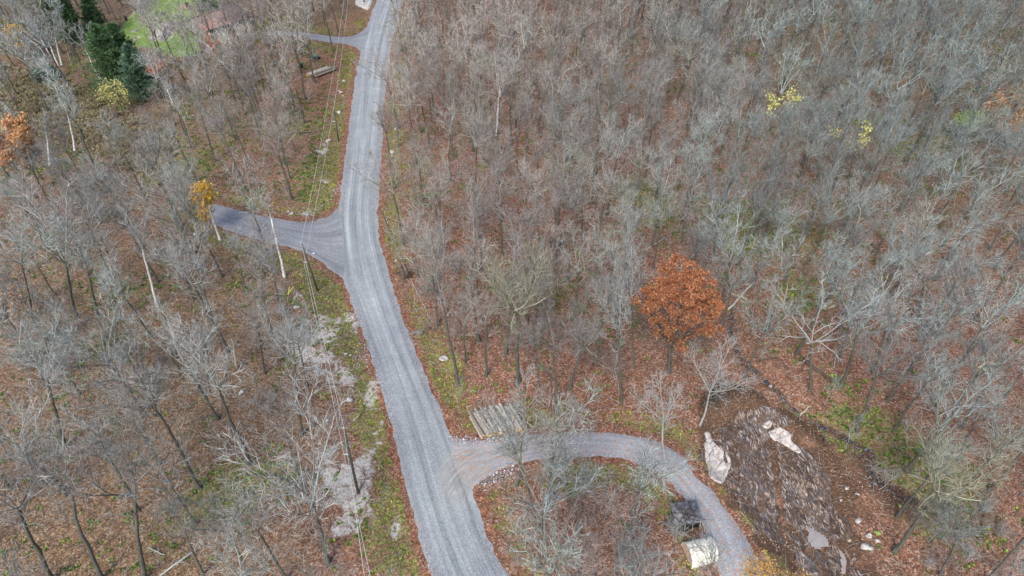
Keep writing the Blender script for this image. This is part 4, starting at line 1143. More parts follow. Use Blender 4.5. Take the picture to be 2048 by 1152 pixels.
def poisson(n_try, r, ymin, ymax, seed):
    rg = np.random.default_rng(seed)
    y = np.sqrt(rg.random(n_try) * (ymax ** 2 - ymin ** 2) + ymin ** 2)
    hw = (58 + (y - 36) * .56) * 1.0
    x = rg.uniform(-1, 1, n_try) * hw
    rd = road_d(x, y)
    ok = (rd > 2.4) & (dist_line(CREEK, x, y) > 1.3)
    for c in CLEAR: ok &= sdist(c, x, y) < -.3
    th = inside(THIN, x, y); lo = inside(LOOP, x, y); li = inside(LITTER, x, y)
    ok &= ~(th & (rg.random(n_try) < .93)) & ~(lo & (rg.random(n_try) < .8)) & ~(li & (rg.random(n_try) < .55))
    sprf = np.where((x < -6) & (y < 125), 1.32, np.where((x > 20) & (y < 85), 1.15, 1.0))[ok]
    x, y = x[ok], y[ok]
    cell = {}
    for (a, b_, q) in TREES: cell.setdefault((int(a // 6), int(b_ // 6)), []).append((a, b_, q * .8))
    out = []
    for a, b_, spf in zip(x, y, sprf):
        ci, cj = int(a // 6), int(b_ // 6); bad = False
        for i in (ci - 1, ci, ci + 1):
            for j in (cj - 1, cj, cj + 1):
                for (p, q_, rr) in cell.get((i, j), ()):
                    if (a - p) ** 2 + (b_ - q_) ** 2 < (rr * max(1, spf if rr > 3 else 1)) ** 2: bad = True; break
                if bad: break
            if bad: break
        if bad: continue
        rr = r * rg.uniform(.75, 1.25)
        cell.setdefault((ci, cj), []).append((a, b_, rr)); out.append((a, b_))
    return np.array(out)

ZN = [  # nearest-landmark zones for group labels: test on photo coordinates
 (lambda u, v: u < 620 and v > 1000, 'along the bottom edge left of the power line'),
 (lambda u, v: u < 330 and v > 780, 'in the lower left corner woods'),
 (lambda u, v: u < 660 and v > 780, 'in the woods left of the lower power pole'),
 (lambda u, v: u < 330 and v > 560, 'in the left woods below the pair of wide domed crowns'),
 (lambda u, v: u < 660 and v > 560, 'in the woods between the tall forked birch and the pale lichen rock'),
 (lambda u, v: u < 680 and v > 440, 'just south of the side road on the left'),
 (lambda u, v: u < 300 and v > 250, 'in the grey thicket near the left edge around the orange tree'),
 (lambda u, v: u < 690 and v > 210, 'in the red leaf litter between the side road and the upper driveway'),
 (lambda u, v: u < 720, 'around the lawn and house in the top left'),
 (lambda u, v: v > 900 and u < 1420, 'inside the loop of the curved driveway'),
 (lambda u, v: v > 780 and u < 1420, 'on the red litter just above the curved driveway'),
 (lambda u, v: u < 1300 and v > 600, 'between the gravel road and the orange oak'),
 (lambda u, v: u < 1000 and v > 380, 'along the right verge opposite the side road'),
 (lambda u, v: u < 1300 and v > 380, 'in the centre woods behind the broad fan-shaped crown'),
 (lambda u, v: v > 900, 'in the lower right corner woods beyond the bedrock'),
 (lambda u, v: v > 700, 'in the woods right of the creek'),
 (lambda u, v: v > 540, 'around the white limbed tree right of the orange oak'),
 (lambda u, v: v > 380, 'in the right woods behind the orange oak'),
 (lambda u, v: u < 1060, 'along the right side of the upper gravel road'),
 (lambda u, v: u < 1480, 'in the upper middle woods'),
 (lambda u, v: True, 'in the upper right woods'),
]
def zone_of(u, v):
    for f, s in ZN:
        if f(u, v): return s

LM = [(657, 1129, 'broad pale forked maple'), (1620, 780, 'white limbed old tree'), (1338, 745, 'orange oak'), (716, 985, 'nearest power pole'), (636, 582, 'middle power pole'),
 (677, 282, 'farthest power pole'), (315, 612, 'tall forked birch'), (569, 554, 'leaning birch'), (1000, 870, 'long log stack'), (1383, 1120, 'beige canvas shelter'), (1500, 800, 'dark soil bank'),
 (1745, 915, 'creek bend'), (1738, 1090, 'white rocks by the puddles'), (623, 145, 'small log stack'), (993, 270, 'lone centre birch'), (178, 645, 'pair of domed crowns'), (55, 430, 'orange tree at the left edge'),
 (62, 115, 'small yellow tree'), (238, 165, 'dark green pines'), (400, 440, 'narrow yellow tree'), (1480, 215, 'V limbed tree'), (1560, 330, 'yellow topped tree'), (1950, 290, 'lime green tree'),
 (1225, 740, 'brown brush tangle'), (886, 719, 'grey verge boulder'), (474, 735, 'broken dead stub'), (1840, 640, 'bright spreading crown'), (1786, 1103, 'big olive grey tree'), (1230, 130, 'crown over fallen logs'),
 (1032, 770, 'fan-shaped crown'), (1115, 492, 'dark root tangle'), (788, 285, 'white verge rocks'), (430, 60, 'brown roofed house'), (2035, 300, 'brownish orange tree'), (130, 895, 'mossy trunk at the left edge'),
 (287, 1150, 'tall dark forked tree'), (1538, 664, 'pale crooked tree'), (1447, 613, 'broad crown beside the orange oak'), (1094, 1028, 'crooked tree in the driveway loop'), (89, 773, 'blue-grey crown at left edge')]
LMW = np.array([flat(a_, b_) for a_, b_, _ in LM])
USED = set()
def near_words(x, y, pre):
    d = np.hypot(LMW[:, 0] - x, LMW[:, 1] - y); od_ = np.argsort(d)
    for k in list(od_[:9]) + [od_[0]]:
        dx, dy = x - LMW[k, 0], y - LMW[k, 1]
        dist = 'just' if d[k] < 5 else 'a bit' if d[k] < 10 else 'midway' if d[k] < 16 else 'well' if d[k] < 26 else 'far'
        an = math.degrees(math.atan2(dy, dx)) % 360
        w = ['right of', 'behind right of', 'behind', 'behind left of', 'left of', 'in front left of', 'in front of', 'in front right of'][int((an + 22.5) // 45) % 8]
        lab = pre + ' ' + dist + ' ' + w + ' the ' + LM[k][2]
        if lab not in USED: break
    USED.add(lab)
    return lab

pts = poisson(20000, 4.75, 22, 232, 3)
zz = height(pts[:, 0], pts[:, 1])
hh = rng.uniform(14.5, 20, len(pts))
bu, bv = proj(pts[:, 0], pts[:, 1], zz); tu, tv = proj(pts[:, 0], pts[:, 1], zz + hh)
cu, cv = proj(pts[:, 0], pts[:, 1], zz + hh * .75)
vis = (((bu > -20) & (bu < 2068) & (bv > -5) & (bv < 1160)) | ((cu > 0) & (cu < 2048) & (cv > -20) & (tv < 1140) & (cv < 1200)))
keep = vis | (rng.random(len(pts)) < .0)
# trees just outside the frame whose crowns reach in
edge_ok = (cu > -60) & (cu < 2108) & (tv < 1170) & (cv > -30)
sel = np.where(vis | edge_ok)[0]
depth = pts[sel, 1] ** 2 + pts[sel, 0] ** 2
order = sel[np.argsort(depth)]
print('forest trees', len(order))
n_named = sum(1 for o in bpy.data.objects if o.name.startswith('bare_tree'))
near_i, far_i = order[:300 - n_named - 2], order[300 - n_named - 2:]
for i in near_i:
    p = PROTO[int(rng.integers(len(PROTO)))]
    z = zone_of(bu[i], bv[i])
    side = .035 * pts[i, 0] / 40
    place_tree(p, (pts[i, 0], pts[i, 1], zz[i]), hh[i], (side + rng.normal(0, .05), rng.normal(0, .05)), None, hh[i] / p[2] * rng.uniform(.85, 1.12),
               label=near_words(*pts[i], ('tall' if hh[i] > 18.2 else 'mid-height' if hh[i] > 16.3 else 'low') + ' leafless tree'), group='leafless trees ' + z)

def set_tone(me, vals):
    at = me.attributes.new('tone', 'FLOAT', 'POINT'); at.data.foreach_set('value', np.asarray(vals, np.float32))
    return me
def merge(protos, items, z_sink=0.0):
    """items: (x, y, z, scale xy, scale z, rot, lean x, lean y, proto index)"""
    g = Geo()
    for (x, y, z, sx, sz, r, lx, ly, k) in items:
        V, T, Qq = protos[k]
        c, s = math.cos(r), math.sin(r)
        W_ = V * [sx, sx, sz]
        W_ = W_ @ np.array([[c, -s, 0], [s, c, 0], [0, 0, 1]]).T
        W_ = W_ + np.c_[W_[:, 2] * lx, W_[:, 2] * ly, 0 * W_[:, 2]] + [x, y, z]
        g.put(W_, T, Qq)
    return g
it = []
for i in far_i:
    k = int(rng.integers(len(LITE)))
    it.append((pts[i, 0], pts[i, 1], zz[i], hh[i] / LITE[k][2] * rng.uniform(.9, 1.15), hh[i] / LITE[k][2], rng.random() * 6.28, .04 * pts[i, 0] / 60 + rng.normal(0, .04), rng.normal(0, .04), k))
merge_t = merge([l[0] for l in LITE], it); merge_c = merge([l[1] for l in LITE], it)
o = thing('distant_trees', 'mass of leafless grey and brown trees filling the far woods at the top', 'trees')
o['kind'] = 'stuff'
a = add('trunks', merge_t.mesh('trunks', True), M['bark'], o); a['kind'] = 'stuff'
tones = np.concatenate([np.full(len(LITE[q[8]][1][0]), rng.random()) for q in it])
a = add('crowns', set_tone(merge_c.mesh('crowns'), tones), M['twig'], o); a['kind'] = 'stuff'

# saplings
TREES_save = list(TREES)
TREES = [(a, b_, 1.2) for a, b_ in pts] + [(a, b_, 2.0) for a, b_, _ in TREES]
sp = poisson(9000, 4.6, 30, 215, 8)
sz_ = height(sp[:, 0], sp[:, 1])
su, sv = proj(sp[:, 0], sp[:, 1], sz_)
ok = (su > -10) & (su < 2058) & (sv < 1170) & (sv > -20)
sp, sz_, su, sv = sp[ok], sz_[ok], su[ok], sv[ok]
od = np.argsort(sp[:, 0] ** 2 + sp[:, 1] ** 2)
print('saplings', len(od))
for i in od[:300]:
    me, h0 = SAP[int(rng.integers(len(SAP)))]
    z = zone_of(su[i], sv[i])
    o = add('sapling', me, None, None, (sp[i, 0], sp[i, 1], sz_[i]), label=near_words(sp[i, 0], sp[i, 1], 'thin leafless sapling'), category='sapling', group='saplings ' + z)
    s = rng.uniform(.7, 1.15); o.scale = (s, s, s)
    o.rotation_euler = (rng.normal(0, .08), .05 * sp[i, 0] / 40 + rng.normal(0, .08), rng.random() * 6.28)
it = [(sp[i, 0], sp[i, 1], sz_[i], s_, s_, rng.random() * 6.28, rng.normal(0, .1), rng.normal(0, .1), int(rng.integers(5))) for i in od[300:800] for s_ in (rng.uniform(.7, 1.3),)]
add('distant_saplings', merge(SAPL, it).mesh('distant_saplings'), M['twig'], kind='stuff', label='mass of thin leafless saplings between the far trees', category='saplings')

# ------------------------------------------------------------------ low growth and litter (stuff)
def scatter(n, seed, ymax=200):
    rg = np.random.default_rng(seed)
    y = np.sqrt(rg.random(n) * (ymax ** 2 - 30 ** 2) + 30 ** 2); x = rg.uniform(-1, 1, n) * (56 + (y - 36) * .56)
    rd = road_d(x, y)
    return x, y, rd, rg

def tufts(x, y, z, rg, nb, size, up=.9, w=.16):
    n = len(x)
    az = rg.random((n, nb)) * 6.28; el = rg.uniform(.15, 1.2, (n, nb))
    d = np.stack([np.cos(az) * np.cos(el), np.sin(az) * np.cos(el), np.sin(el) * up], -1)
    L = (size * rg.uniform(.6, 1.3, (n, nb)))[..., None]
    c = np.stack([x, y, z], -1)[:, None] + rg.normal(0, .12, (n, nb, 3)) * [1, 1, 0]
    sd_ = np.stack([-np.sin(az), np.cos(az), 0 * az], -1) * w * L / .5
    V = np.stack([c, c + d * L * .55 + sd_, c + d * L, c + d * L * .55 - sd_], 2).reshape(-1, 3)
    return V, np.arange(n * nb * 4).reshape(-1, 4)

x, y, rd, rg = scatter(120000, 91)
za, zb = zones(x, y, rd)
gr = za[:, 0] + (vnoise(x, y, 1.4, 23) - .5) * 1.0 + (vnoise(x, y, .45, 24) - .5) * .9
base = (rd > .5) & (za[:, 2] < .5) & (zb[:, 1] < .35) & (sdist(PIT, x, y) < -1)
k1 = base & (gr > .66) & (rd < 6)
k2 = base & (gr > .60) & (rd >= 5)
k3 = base & inside(THIN2, x, y) & (rg.random(len(x)) < .5)
for nm, k, nb, size, mt, cap, lab in (('verge_plants', k1, 8, .28, M['verge'], 9000, 'low bright green plants along the road verges and power line strip'), ('ground_cover', k2, 9, .36, M['fern'], 11000, 'dark green low plants in patches over the forest floor'), ('marsh_brush', k3, 20, .75, M['brush'], 3500, 'tan and olive brush filling the clearing in the upper left')):
    ii = np.where(k)[0][:cap]
    print(nm, len(ii))
    V, Qq = tufts(x[ii], y[ii], height(x[ii], y[ii], rd[ii]) - .02, rg, nb, size, w=.05 if nm == 'marsh_brush' else .16)
    add(nm, make_mesh(nm, V, None, Qq), mt, kind='stuff', label=lab, category='plants')
# dead leaves lying loose
x, y, rd, rg = scatter(150000, 92, 130)
za, zb = zones(x, y, rd)
k = (rd > -.3) & ((x > -8) | (rg.random(len(x)) < .5)) & (zb[:, 1] < .3) & ((za[:, 1] < .45) | (rg.random(len(x)) < .25)) & ((rd > .4) | (rg.random(len(x)) < .25))
x, y, rd = x[k][:95000], y[k][:95000], rd[k][:95000]
z = height(x, y, rd) + .035 + .16 * (rd < .15)
n = len(x)
c = np.stack([x, y, z], -1)
nn = norm(rg.normal(0, .35, (n, 3)) + [0, 0, 1]); a_ = norm(np.cross(nn, rg.normal(0, 1, (n, 3)))); b_ = np.cross(nn, a_)
s_ = rg.uniform(.05, .1, (n, 1))
V = np.stack([c - a_ * s_, c - b_ * s_ * .7, c + a_ * s_ * 1.1, c + b_ * s_ * .7], 1).reshape(-1, 3)
add('fallen_leaves', make_mesh('fallen_leaves', V, None, np.arange(n * 4).reshape(-1, 4)), M['litter'], kind='stuff', label='red, orange and tan dead leaves scattered over the forest floor', category='leaves')
# fallen twigs
x, y, rd, rg = scatter(17000, 93, 150)
k = rd > .8; x, y, rd = x[k], y[k], rd[k]
z = height(x, y, rd) + .06; az = rg.random(len(x)) * 6.28; L = rg.uniform(.5, 2.2, len(x))
d = np.stack([np.cos(az) * L, np.sin(az) * L, rg.normal(.05, .12, len(x))], -1)
c = np.stack([x, y, z], -1)
g = Geo(); g.tubes(np.stack([c, c + d * .5 + rg.normal(0, .08, c.shape), c + d], 1), np.tile([.025, .02, .01], (len(x), 1)), 3)
add('fallen_twigs', g.mesh('fallen_twigs'), M['palebark'], kind='stuff', label='pale twigs and branches strewn over the leaf litter', category='twigs')

# rubble along road cuts and creek stones
def stones(name, line, width, n, rmin, rmax, mat, label, zadd=0.0, seed=1):
    rg = np.random.default_rng(seed)
    line = resample(flats(line) if np.max(np.abs(line)) > 300 else line, 60)
    t = rg.random(n) * 58; i = t.astype(int); p = line[i] + (line[i + 1] - line[i]) * (t - i)[:, None] + rg.normal(0, width, (n, 2))
    z = height(p[:, 0], p[:, 1])
    protos = [(*lump(800 + q, 1.0, 1), np.zeros((0, 4), int)) for q in range(5)]
    g = merge(protos, [(p[q, 0], p[q, 1], z[q] + zadd, s_, s_, rg.random() * 6.28, 0, 0, q % 5) for q in range(n) for s_ in (rg.uniform(rmin, rmax) * (1 + (rg.random() < .08)),)])
    add(name, g.mesh(name), mat, kind='stuff', label=label, category='stones')
stones('road_rubble', [(905, 880), (930, 884), (955, 886), (990, 880), (1030, 874)], .35, 320, .05, .16, M['rubble'], 'white and grey crushed stone at the mouth of the curved driveway below the log pile', .08, 2)
stones('corner_rubble', [(962, 976), (970, 965), (990, 958), (1010, 950), (1030, 944)], .45, 300, .05, .17, M['rubble'], 'pale broken stone at the inner corner of the curved driveway', .08, 3)
stones('verge_rubble', [(700, 640), (735, 720), (742, 745), (728, 700), (712, 735)], .7, 160, .06, .22, M['rubble'], 'grey broken rock on the left verge of the road', .0, 4)
stones('upper_rubble', [(640, 412), (655, 402), (668, 385), (672, 372)], .5, 110, .08, .24, M['rubble'], 'grey broken rock at the corner of road and side road', .0, 5)
stones('culvert_stones', [(752, 412), (760, 415), (772, 418), (830, 660), (850, 668)], .5, 110, .08, .25, M['rubble'], 'grey stones at the culvert outlets right of the road', .0, 6)
stones('creek_stones', CREEK, .5, 460, .06, .24, M['darkrock'], 'dark wet stones lining the creek bed', .05, 7)
stones('bank_rocks', [(1700, 900), (1740, 930), (1790, 975), (1770, 1000), (1740, 950)], 1.6, 130, .06, .25, M['darkrock'], 'dark rocks strewn round the creek bend', .0, 8)

# ------------------------------------------------------------------ boulders
BO = [(703, 801, .75, 'grey', 'large rounded grey boulder in the green strip above the lowest power pole'),
 (886, 719, .75, 'grey', 'oblong grey boulder on the right verge of the road'),
 (683, 186, .8, 'white', 'white rock cluster block beside the upper road verge, topmost'),
 (678, 184, .6, 'white', 'small white block touching the topmost white rock by the upper verge'),
 (685, 192, .5, 'white', 'white chip below the topmost white rock by the upper verge'),
 (681, 226, .8, 'white', 'white pointed rock on the left verge level with the second power pole'),
 (690, 163, .6, 'white', 'small white rock above the white cluster on the upper left verge'),
 (792, 258, .7, 'white', 'white angular rock on the right verge of the upper road, highest of its row'),
 (788, 282, .4, 'white', 'small white rock in the middle of the right verge row'),
 (784, 305, .7, 'white', 'white elongated rock lowest in the right verge row'),
 (783, 312, .45, 'white', 'small white stone touching the lowest rock of the right verge row'),
 (577, 423, .5, 'white', 'white stone on the leaf bank above the side road, left of two'),
 (583, 428, .55, 'white', 'white stone on the leaf bank above the side road, right of two'),
 (657, 283, .8, 'grey', 'flat grey boulder beside the foot of the second power pole'),
 (605, 592, .55, 'grey', 'bluish grey stone in the litter left of the middle power pole'),
 (594, 614, .75, 'grey', 'grey green lichened boulder left of the power line'),
 (690, 709, .4, 'white', 'cream stone on the left verge, left of a pair'),
 (701, 712, .45, 'white', 'cream stone on the left verge, right of a pair'),
 (655, 841, .3, 'white', 'small greenish white stone left of the lowest power pole top'),
 (1718, 1043, .5, 'white', 'white rock right of the excavation, highest of its scatter'),
 (1738, 1073, .65, 'white', 'white rock with a mossy neighbour right of the puddles'),
 (1752, 1068, .6, 'moss', 'mossy rock touching a white one right of the puddles'),
 (1758, 1082, .5, 'white', 'white rock rightmost of the scatter beyond the puddles'),
 (1738, 1098, .95, 'white', 'largest white angular rock at the right end of the puddles'),
 (1714, 988, .35, 'white', 'white stone on the dragged soil strip right of the bedrock'),
 (1695, 978, .45, 'grey', 'greyish flat stone on the soil strip right of the bedrock'),
 (1681, 1000, .35, 'grey', 'small stone beside the upper right rim of the bedrock'),
 (1797, 1012, .4, 'moss', 'yellowish stone at the end of the dragged soil strip'),
 (1770, 945, .5, 'grey', 'tan boulder beside the creek bend'),
 (1678, 773, .7, 'moss', 'bright mossy hummock in the red litter right of the creek'),
 (392, 470, .6, 'grey', 'grey boulder in the woods just below the side road end'),
 (1540, 775, .4, 'grey', 'pinkish stone on the creek bank near the fork in the water'),
 (493, 755, .01, 'skip', ''), (1445, 800, .3, 'white', 'small pale stone on the dark soil bank'),
 (268, 26, .6, 'white', 'white rock at the left border of the lawn'), (275, 24, .5, 'white', 'smaller white rock right of the other at the lawn border'),
 (482, 788, .6, 'grey', 'grey mossy boulder among the trees left of the power line')]
mossm = simple('mossy_stone', (.12, .2, .03), (.3, .33, .12), 3, .9)
for u, v, r, k, lab in BO:
    if k == 'skip': continue
    Vv, T = lump(int(u * 7 + v), r, 2)
    p = ground(u, v)
    add('boulder', make_mesh('boulder', Vv, T), {'grey': M['boulder'], 'white': M['whiterock'], 'moss': mossm}[k], None, (p[0], p[1], p[2] + r * .2), label=lab, category='boulder')
# big white outcrop at the top verge
pl = resample(flats([(712, -10), (708, 8), (716, 12), (730, 18), (736, 22), (744, 10), (748, -8), (712, -10)]), 24)
sheet('rock_outcrop', pl, lambda x, y, s: height(x, y) + .55 + .35 * (vnoise(x, y, 1.3, 71) - .5) - 1.0 * (1 - smooth(-.2, .5, s)), .2, M['whiterock'], .5, kind=None, label='large bright white rock outcrop at the top of the left road verge', category='rock')
for pts_, lab in (([(330, 50), (345, 42), (356, 48), (348, 62), (338, 78), (325, 84), (318, 76), (328, 60)], 'dark purplish bare rock outcrop in the middle of the lawn'), ([(292, 60), (310, 50), (325, 40), (326, 46), (308, 56), (296, 64)], 'low pinkish rock ridge on the left of the lawn'), ([(258, 62), (272, 56), (277, 54), (276, 59), (262, 64)], 'thin pale rock on the left rim of the lawn'), ([(265, 70), (271, 72), (270, 84), (266, 82)], 'upright pale rock face below the lawn rim')):
    q = flats(pts_ + [pts_[0]])
    sheet('rock_outcrop', resample(q, 30), lambda x, y, s: height(x, y) + .3 + .35 * (vnoise(x, y, 1.6, 71) - .5) - .8 * (1 - smooth(-.2, .5, s)), .3, simple('lawn_rock', (.12, .10, .11), (.30, .26, .255), .8, .85), .8, kind=None, label=lab, category='rock')

# ------------------------------------------------------------------ fallen logs and branches
def fallen(u1, v1, u2, v2, r, mat, lab, cat='fallen log', branches=0, name='fallen_log', lift=0.0):
    a, b = ground(u1, v1), ground(u2, v2)
    K = np.linspace(0, 1, 6)
    P = np.array([a + (b - a) * k for k in K]) - a
    for i, k in enumerate(K): P[i, 2] = gz(a[0] + P[i, 0], a[1] + P[i, 1]) - a[2] + r * .7 + lift * k
    P[1:-1, :2] += rng.normal(0, .1, (4, 2))
    o = thing(name, lab, cat, a)
    R0 = np.linspace(r, r * .55, 6)
    g = Geo(); g.tubes(P, R0, 7, tip=False, cap=True); add('trunk', g.mesh('trunk', True), mat, o)
    if branches:
        l1, r1 = grow(P[None], R0[None], branches, .3, .98, np.linalg.norm(P[-1]) * .35, .7, .06, 4, .5, rng)
        l2, r2 = grow(l1, r1, 4, .2, .98, np.linalg.norm(P[-1]) * .15, .7, .05, 3, .6, rng)
        g = Geo(); g.tubes(l1, np.maximum(r1, .03), 3); g.tubes(l2, np.maximum(r2, .015), 3); add('branches', g.mesh('branches'), mat, o, kind='stuff')
FL = [(1605, 720, 1665, 765, .32, 'darkwood', 'black curved rotten log at the foot of the white limbed tree', 0, 0),
 (1612, 688, 1700, 676, .13, 'palebark', 'whitish crooked fallen branch right of the white limbed tree', 4, .6),
 (1518, 722, 1556, 716, .13, 'darkwood', 'short dark log in the red litter beside the creek', 0, 0),
 (1455, 620, 1505, 575, .17, 'deadwood', 'pale debarked trunk lying slanted right of the orange oak', 0, 1.0),
 (581, 268, 622, 266, .16, 'darkwood', 'dark log lying across the litter left of the second power pole', 0, 0),
 (620, 300, 636, 312, .22, 'darkwood', 'short mossy log below the second power pole', 0, 0),
 (636, 312, 658, 316, .14, 'pinkbark', 'thin grey log end to end with the short mossy one', 0, 0),
 (1165, 44, 1200, 50, .25, 'darkwood', 'dark log near the top centre, highest of the fallen logs', 0, 0),
 (1165, 100, 1240, 104, .25, 'darkwood', 'dark log under the wide grey crown near the top', 0, 0),
 (1200, 122, 1260, 110, .25, 'darkwood', 'dark slanting log below the wide grey crown near the top', 0, 0),
 (1285, 35, 1340, 60, .25, 'darkwood', 'dark log under the top right grey crown', 0, 0),
 (1400, 95, 1470, 108, .18, 'palebark', 'long thin grey log in the upper right woods', 0, 0),
 (320, 1152, 395, 1108, .12, 'palebark', 'whitish fallen branch top crossing the slim dark tree near the bottom', 7, .8),
 (330, 1110, 300, 1100, .08, 'palebark', 'small bare fallen limb left of the whitish one at the bottom', 5, .6),
 (505, 1115, 535, 1120, .08, 'pinkbark', 'short broken branch near the bottom of the left woods', 2, 0),
 (807, 530, 861, 642, .06, 'palebark', 'thin pale bent stem lying along the right road verge', 3, .3),
 (760, 420, 815, 560, .09, 'pinkbark', 'slender bowed grey stem drooping along the right verge', 3, 1.2),
 (1600, 832, 1620, 818, .1, 'deadwood', 'short stick leaning on the creek bank', 0, .5),
 (1640, 872, 1655, 892, .17, 'darkwood', 'dark short log on the slope above the bedrock', 0, 0),
 (1180, 722, 1215, 738, .08, 'palebark', 'thin branch on the litter below the broad green-grey crown', 3, .2),
 (840, 345, 905, 360, .12, 'darkwood', 'dark thin log in the woods right of the upper road', 0, 0),
 (1240, 408, 1300, 440, .2, 'darkwood', 'dark uprooted trunk in the woods above the orange oak', 3, .5),
 (1290, 500, 1330, 480, .1, 'palebark', 'pale thin branch behind the orange oak', 2, .3)]
for u1, v1, u2, v2, r, mt, lab, br, lf in FL:
    fallen(u1, v1, u2, v2, r, M[mt], lab, branches=br, lift=lf)

# tangled brush heaps
def brush_heap(u, v, r, h, n, mat, lab, lift=0.0):
    p = ground(u, v) + [0, 0, lift]; rg = np.random.default_rng(int(u + v))
    o = thing('brush_pile', lab, 'brush pile', p)
    c = rg.normal(0, r * .35, (n, 3)) * [1, 1, 0]; az = rg.random(n) * 6.28; el = rg.uniform(.05, .9, n)
    d = np.c_[np.cos(az) * np.cos(el), np.sin(az) * np.cos(el), np.sin(el)] * rg.uniform(.5, 1.1, (n, 1)) * r
    c[:, 2] = rg.random(n) * h * .4
    P = np.stack([c, c + d * .5 + [0, 0, h * .12], c + d], 1)
    g = Geo(); R0 = np.tile([.035, .025, .015], (n, 1)); g.tubes(P, R0, 3)
    a = add('branches', g.mesh('branches'), mat, o); a['kind'] = 'stuff'
    l1, r1 = grow(P, R0, 5, .2, .98, r * .45, .6, .05, 3, .6, rg)
    g = Geo(); g.tubes(l1, np.maximum(r1, .012), 3)
    a = add('twigs', g.mesh('twigs'), mat, o); a['kind'] = 'stuff'
brush_heap(1225, 740, 3.2, 3.0, 70, M['pinkbark'], 'tall brown tangle of bent dead branches left of the thick oak side trunk')
brush_heap(1180, 720, 2.4, 2.6, 50, M['pinkbark'], 'grey brown tangled bush left of the tall brown tangle')
brush_heap(815, 552, 1.6, 1.5, 60, M['darkwood'], 'dark brush heap on the right verge below the side road junction')
brush_heap(1115, 492, 2.2, 2.0, 50, M['darkwood'], 'dark brown root tangle in the centre woods')
brush_heap(1352, 1058, 1.6, 1.8, 80, M['palebark'], 'whitish cut branches heaped against the slate roofed blind')
brush_heap(1368, 1048, 1.9, 1.0, 45, M['darkwood'], 'dark dead branches lying over the slate roof of the hut', 1.35)
brush_heap(835, 668, 1.0, .8, 30, M['palebark'], 'small pale brush heap by the culvert stones right of the road')
brush_heap(1430, 800, 2.0, 1.2, 50, M['darkwood'], 'dark roots sticking out of the soil bank')
brush_heap(1760, 945, 1.5, .7, 50, M['deadwood'], 'broken sticks heaped at the creek bend')

# shrubs in the thickets
SH = [shrub(400 + k, 2.0 + .3 * k).mesh('shrub_%d' % k) for k in range(4)]
for me in SH: me.materials.append(M['pinktwig'])
SH2 = shrub(420, 2.6).mesh('shrub_grey'); SH2.materials.append(M['palebark'])
brushm = bark_mat('olive_twigs_brush', (.10, .085, .045), (.26, .22, .12), .2)
SH3 = shrub(430, 2.4).mesh('shrub_olive'); SH3.materials.append(brushm)
rg = np.random.default_rng(77)
def shrubs(n, poly, meshes, where, colour):
    pl = flats(poly); c = 0
    x0, y0 = pl.min(0); x1, y1 = pl.max(0)
    while c < n:
        x = rg.uniform(x0, x1); y = rg.uniform(y0, y1)
        if not inside(pl, np.array([x]), np.array([y]))[0] or road_d(np.array([x]), np.array([y]))[0] < 1.2: continue
        o = add('shrub', meshes[int(rg.integers(len(meshes)))], None, None, (x, y, gz(x, y)), label=near_words(x, y, colour + ' shrub'), category='shrub', group='%s shrubs %s' % (colour, where))
        s = rg.uniform(.7, 1.3); o.scale = (s, s, s); o.rotation_euler = (0, 0, rg.random() * 6.28); c += 1
shrubs(60, [(0, 130), (220, 170), (340, 240), (330, 330), (230, 330), (0, 240)], [SH3, SH3, SH[0]], 'in the brushy clearing of the upper left', 'olive brown')
shrubs(34, [(780, 430), (900, 430), (930, 700), (860, 680), (800, 560)], SH, 'behind the right verge of the middle road', 'brown')
shrubs(34, [(980, 560), (1240, 540), (1250, 680), (1000, 700)], SH, 'around the fan-shaped crown in the centre', 'brownish')
shrubs(9, [(1060, 960), (1300, 980), (1340, 1150), (1020, 1150)], SH, 'inside the curved driveway loop', 'reddish brown')
shrubs(30, [(0, 560), (250, 600), (400, 760), (50, 760)], [SH[1], SH[2]], 'under the trees of the left woods', 'grey brown')
shrubs(12, [(500, 600), (580, 640), (600, 800), (540, 900), (480, 760)], [SH2, SH[3]], 'at the edge of the pale lichen rock', 'pale')
shrubs(16, [(1800, 1000), (2000, 950), (2048, 1152), (1840, 1152)], [SH2, SH[2]], 'in the lower right corner', 'greyish')
shrubs(30, [(1500, 420), (1900, 420), (1950, 560), (1550, 560)], [SH[2], SH3], 'in the right woods behind the oak', 'dull')

# ------------------------------------------------------------------ log pile
def log_pile(name, pa, pb, loglen_dir, n_bottom, layers, r, L, label):
    a = ground(*pa); b = ground(*pb)
    ax = (b - a)[:2]; width = np.linalg.norm(ax); rz = math.atan2(ax[1], ax[0])
    o = thing(name, label, 'log pile', a, rz)
    back = L
    step = width / n_bottom
    for ly in range(layers):
        for k in range(n_bottom - ly):
            rr = r * rng.uniform(.8, 1.2)
            if ly == layers - 1 and rng.random() < .2: continue
            x = (k + .5 + ly * .5) * step + rng.normal(0, .04); zc = r + ly * r * 1.7 + rng.normal(0, .03)
            skew = loglen_dir + rng.normal(0, .035); y0 = rng.normal(0, .16)
            l = L * rng.uniform(.92, 1.06)
            P = np.array([[x, y0, zc], [x + skew * l * .5 + rng.normal(0, .03), y0 + l * .5, zc], [x + skew * l, y0 + l, zc + rng.normal(0, .04)]])
            g = Geo(); g.tubes(P, [rr, rr * .97, rr * .86], 8, tip=False)
            lo = add('log', g.mesh('log', True), M['logbark'], o)
            g = Geo(); th = np.arange(8) * math.pi / 4
            g.tubes(np.array([P[0] + [-skew * .012, -.012, 0], P[0] + [0, .02, 0]]), [rr * .93, rr * .93], 8, tip=False, cap=True)
            add('cut_end', g.mesh('cut_end'), M['logend'], lo)
    return o
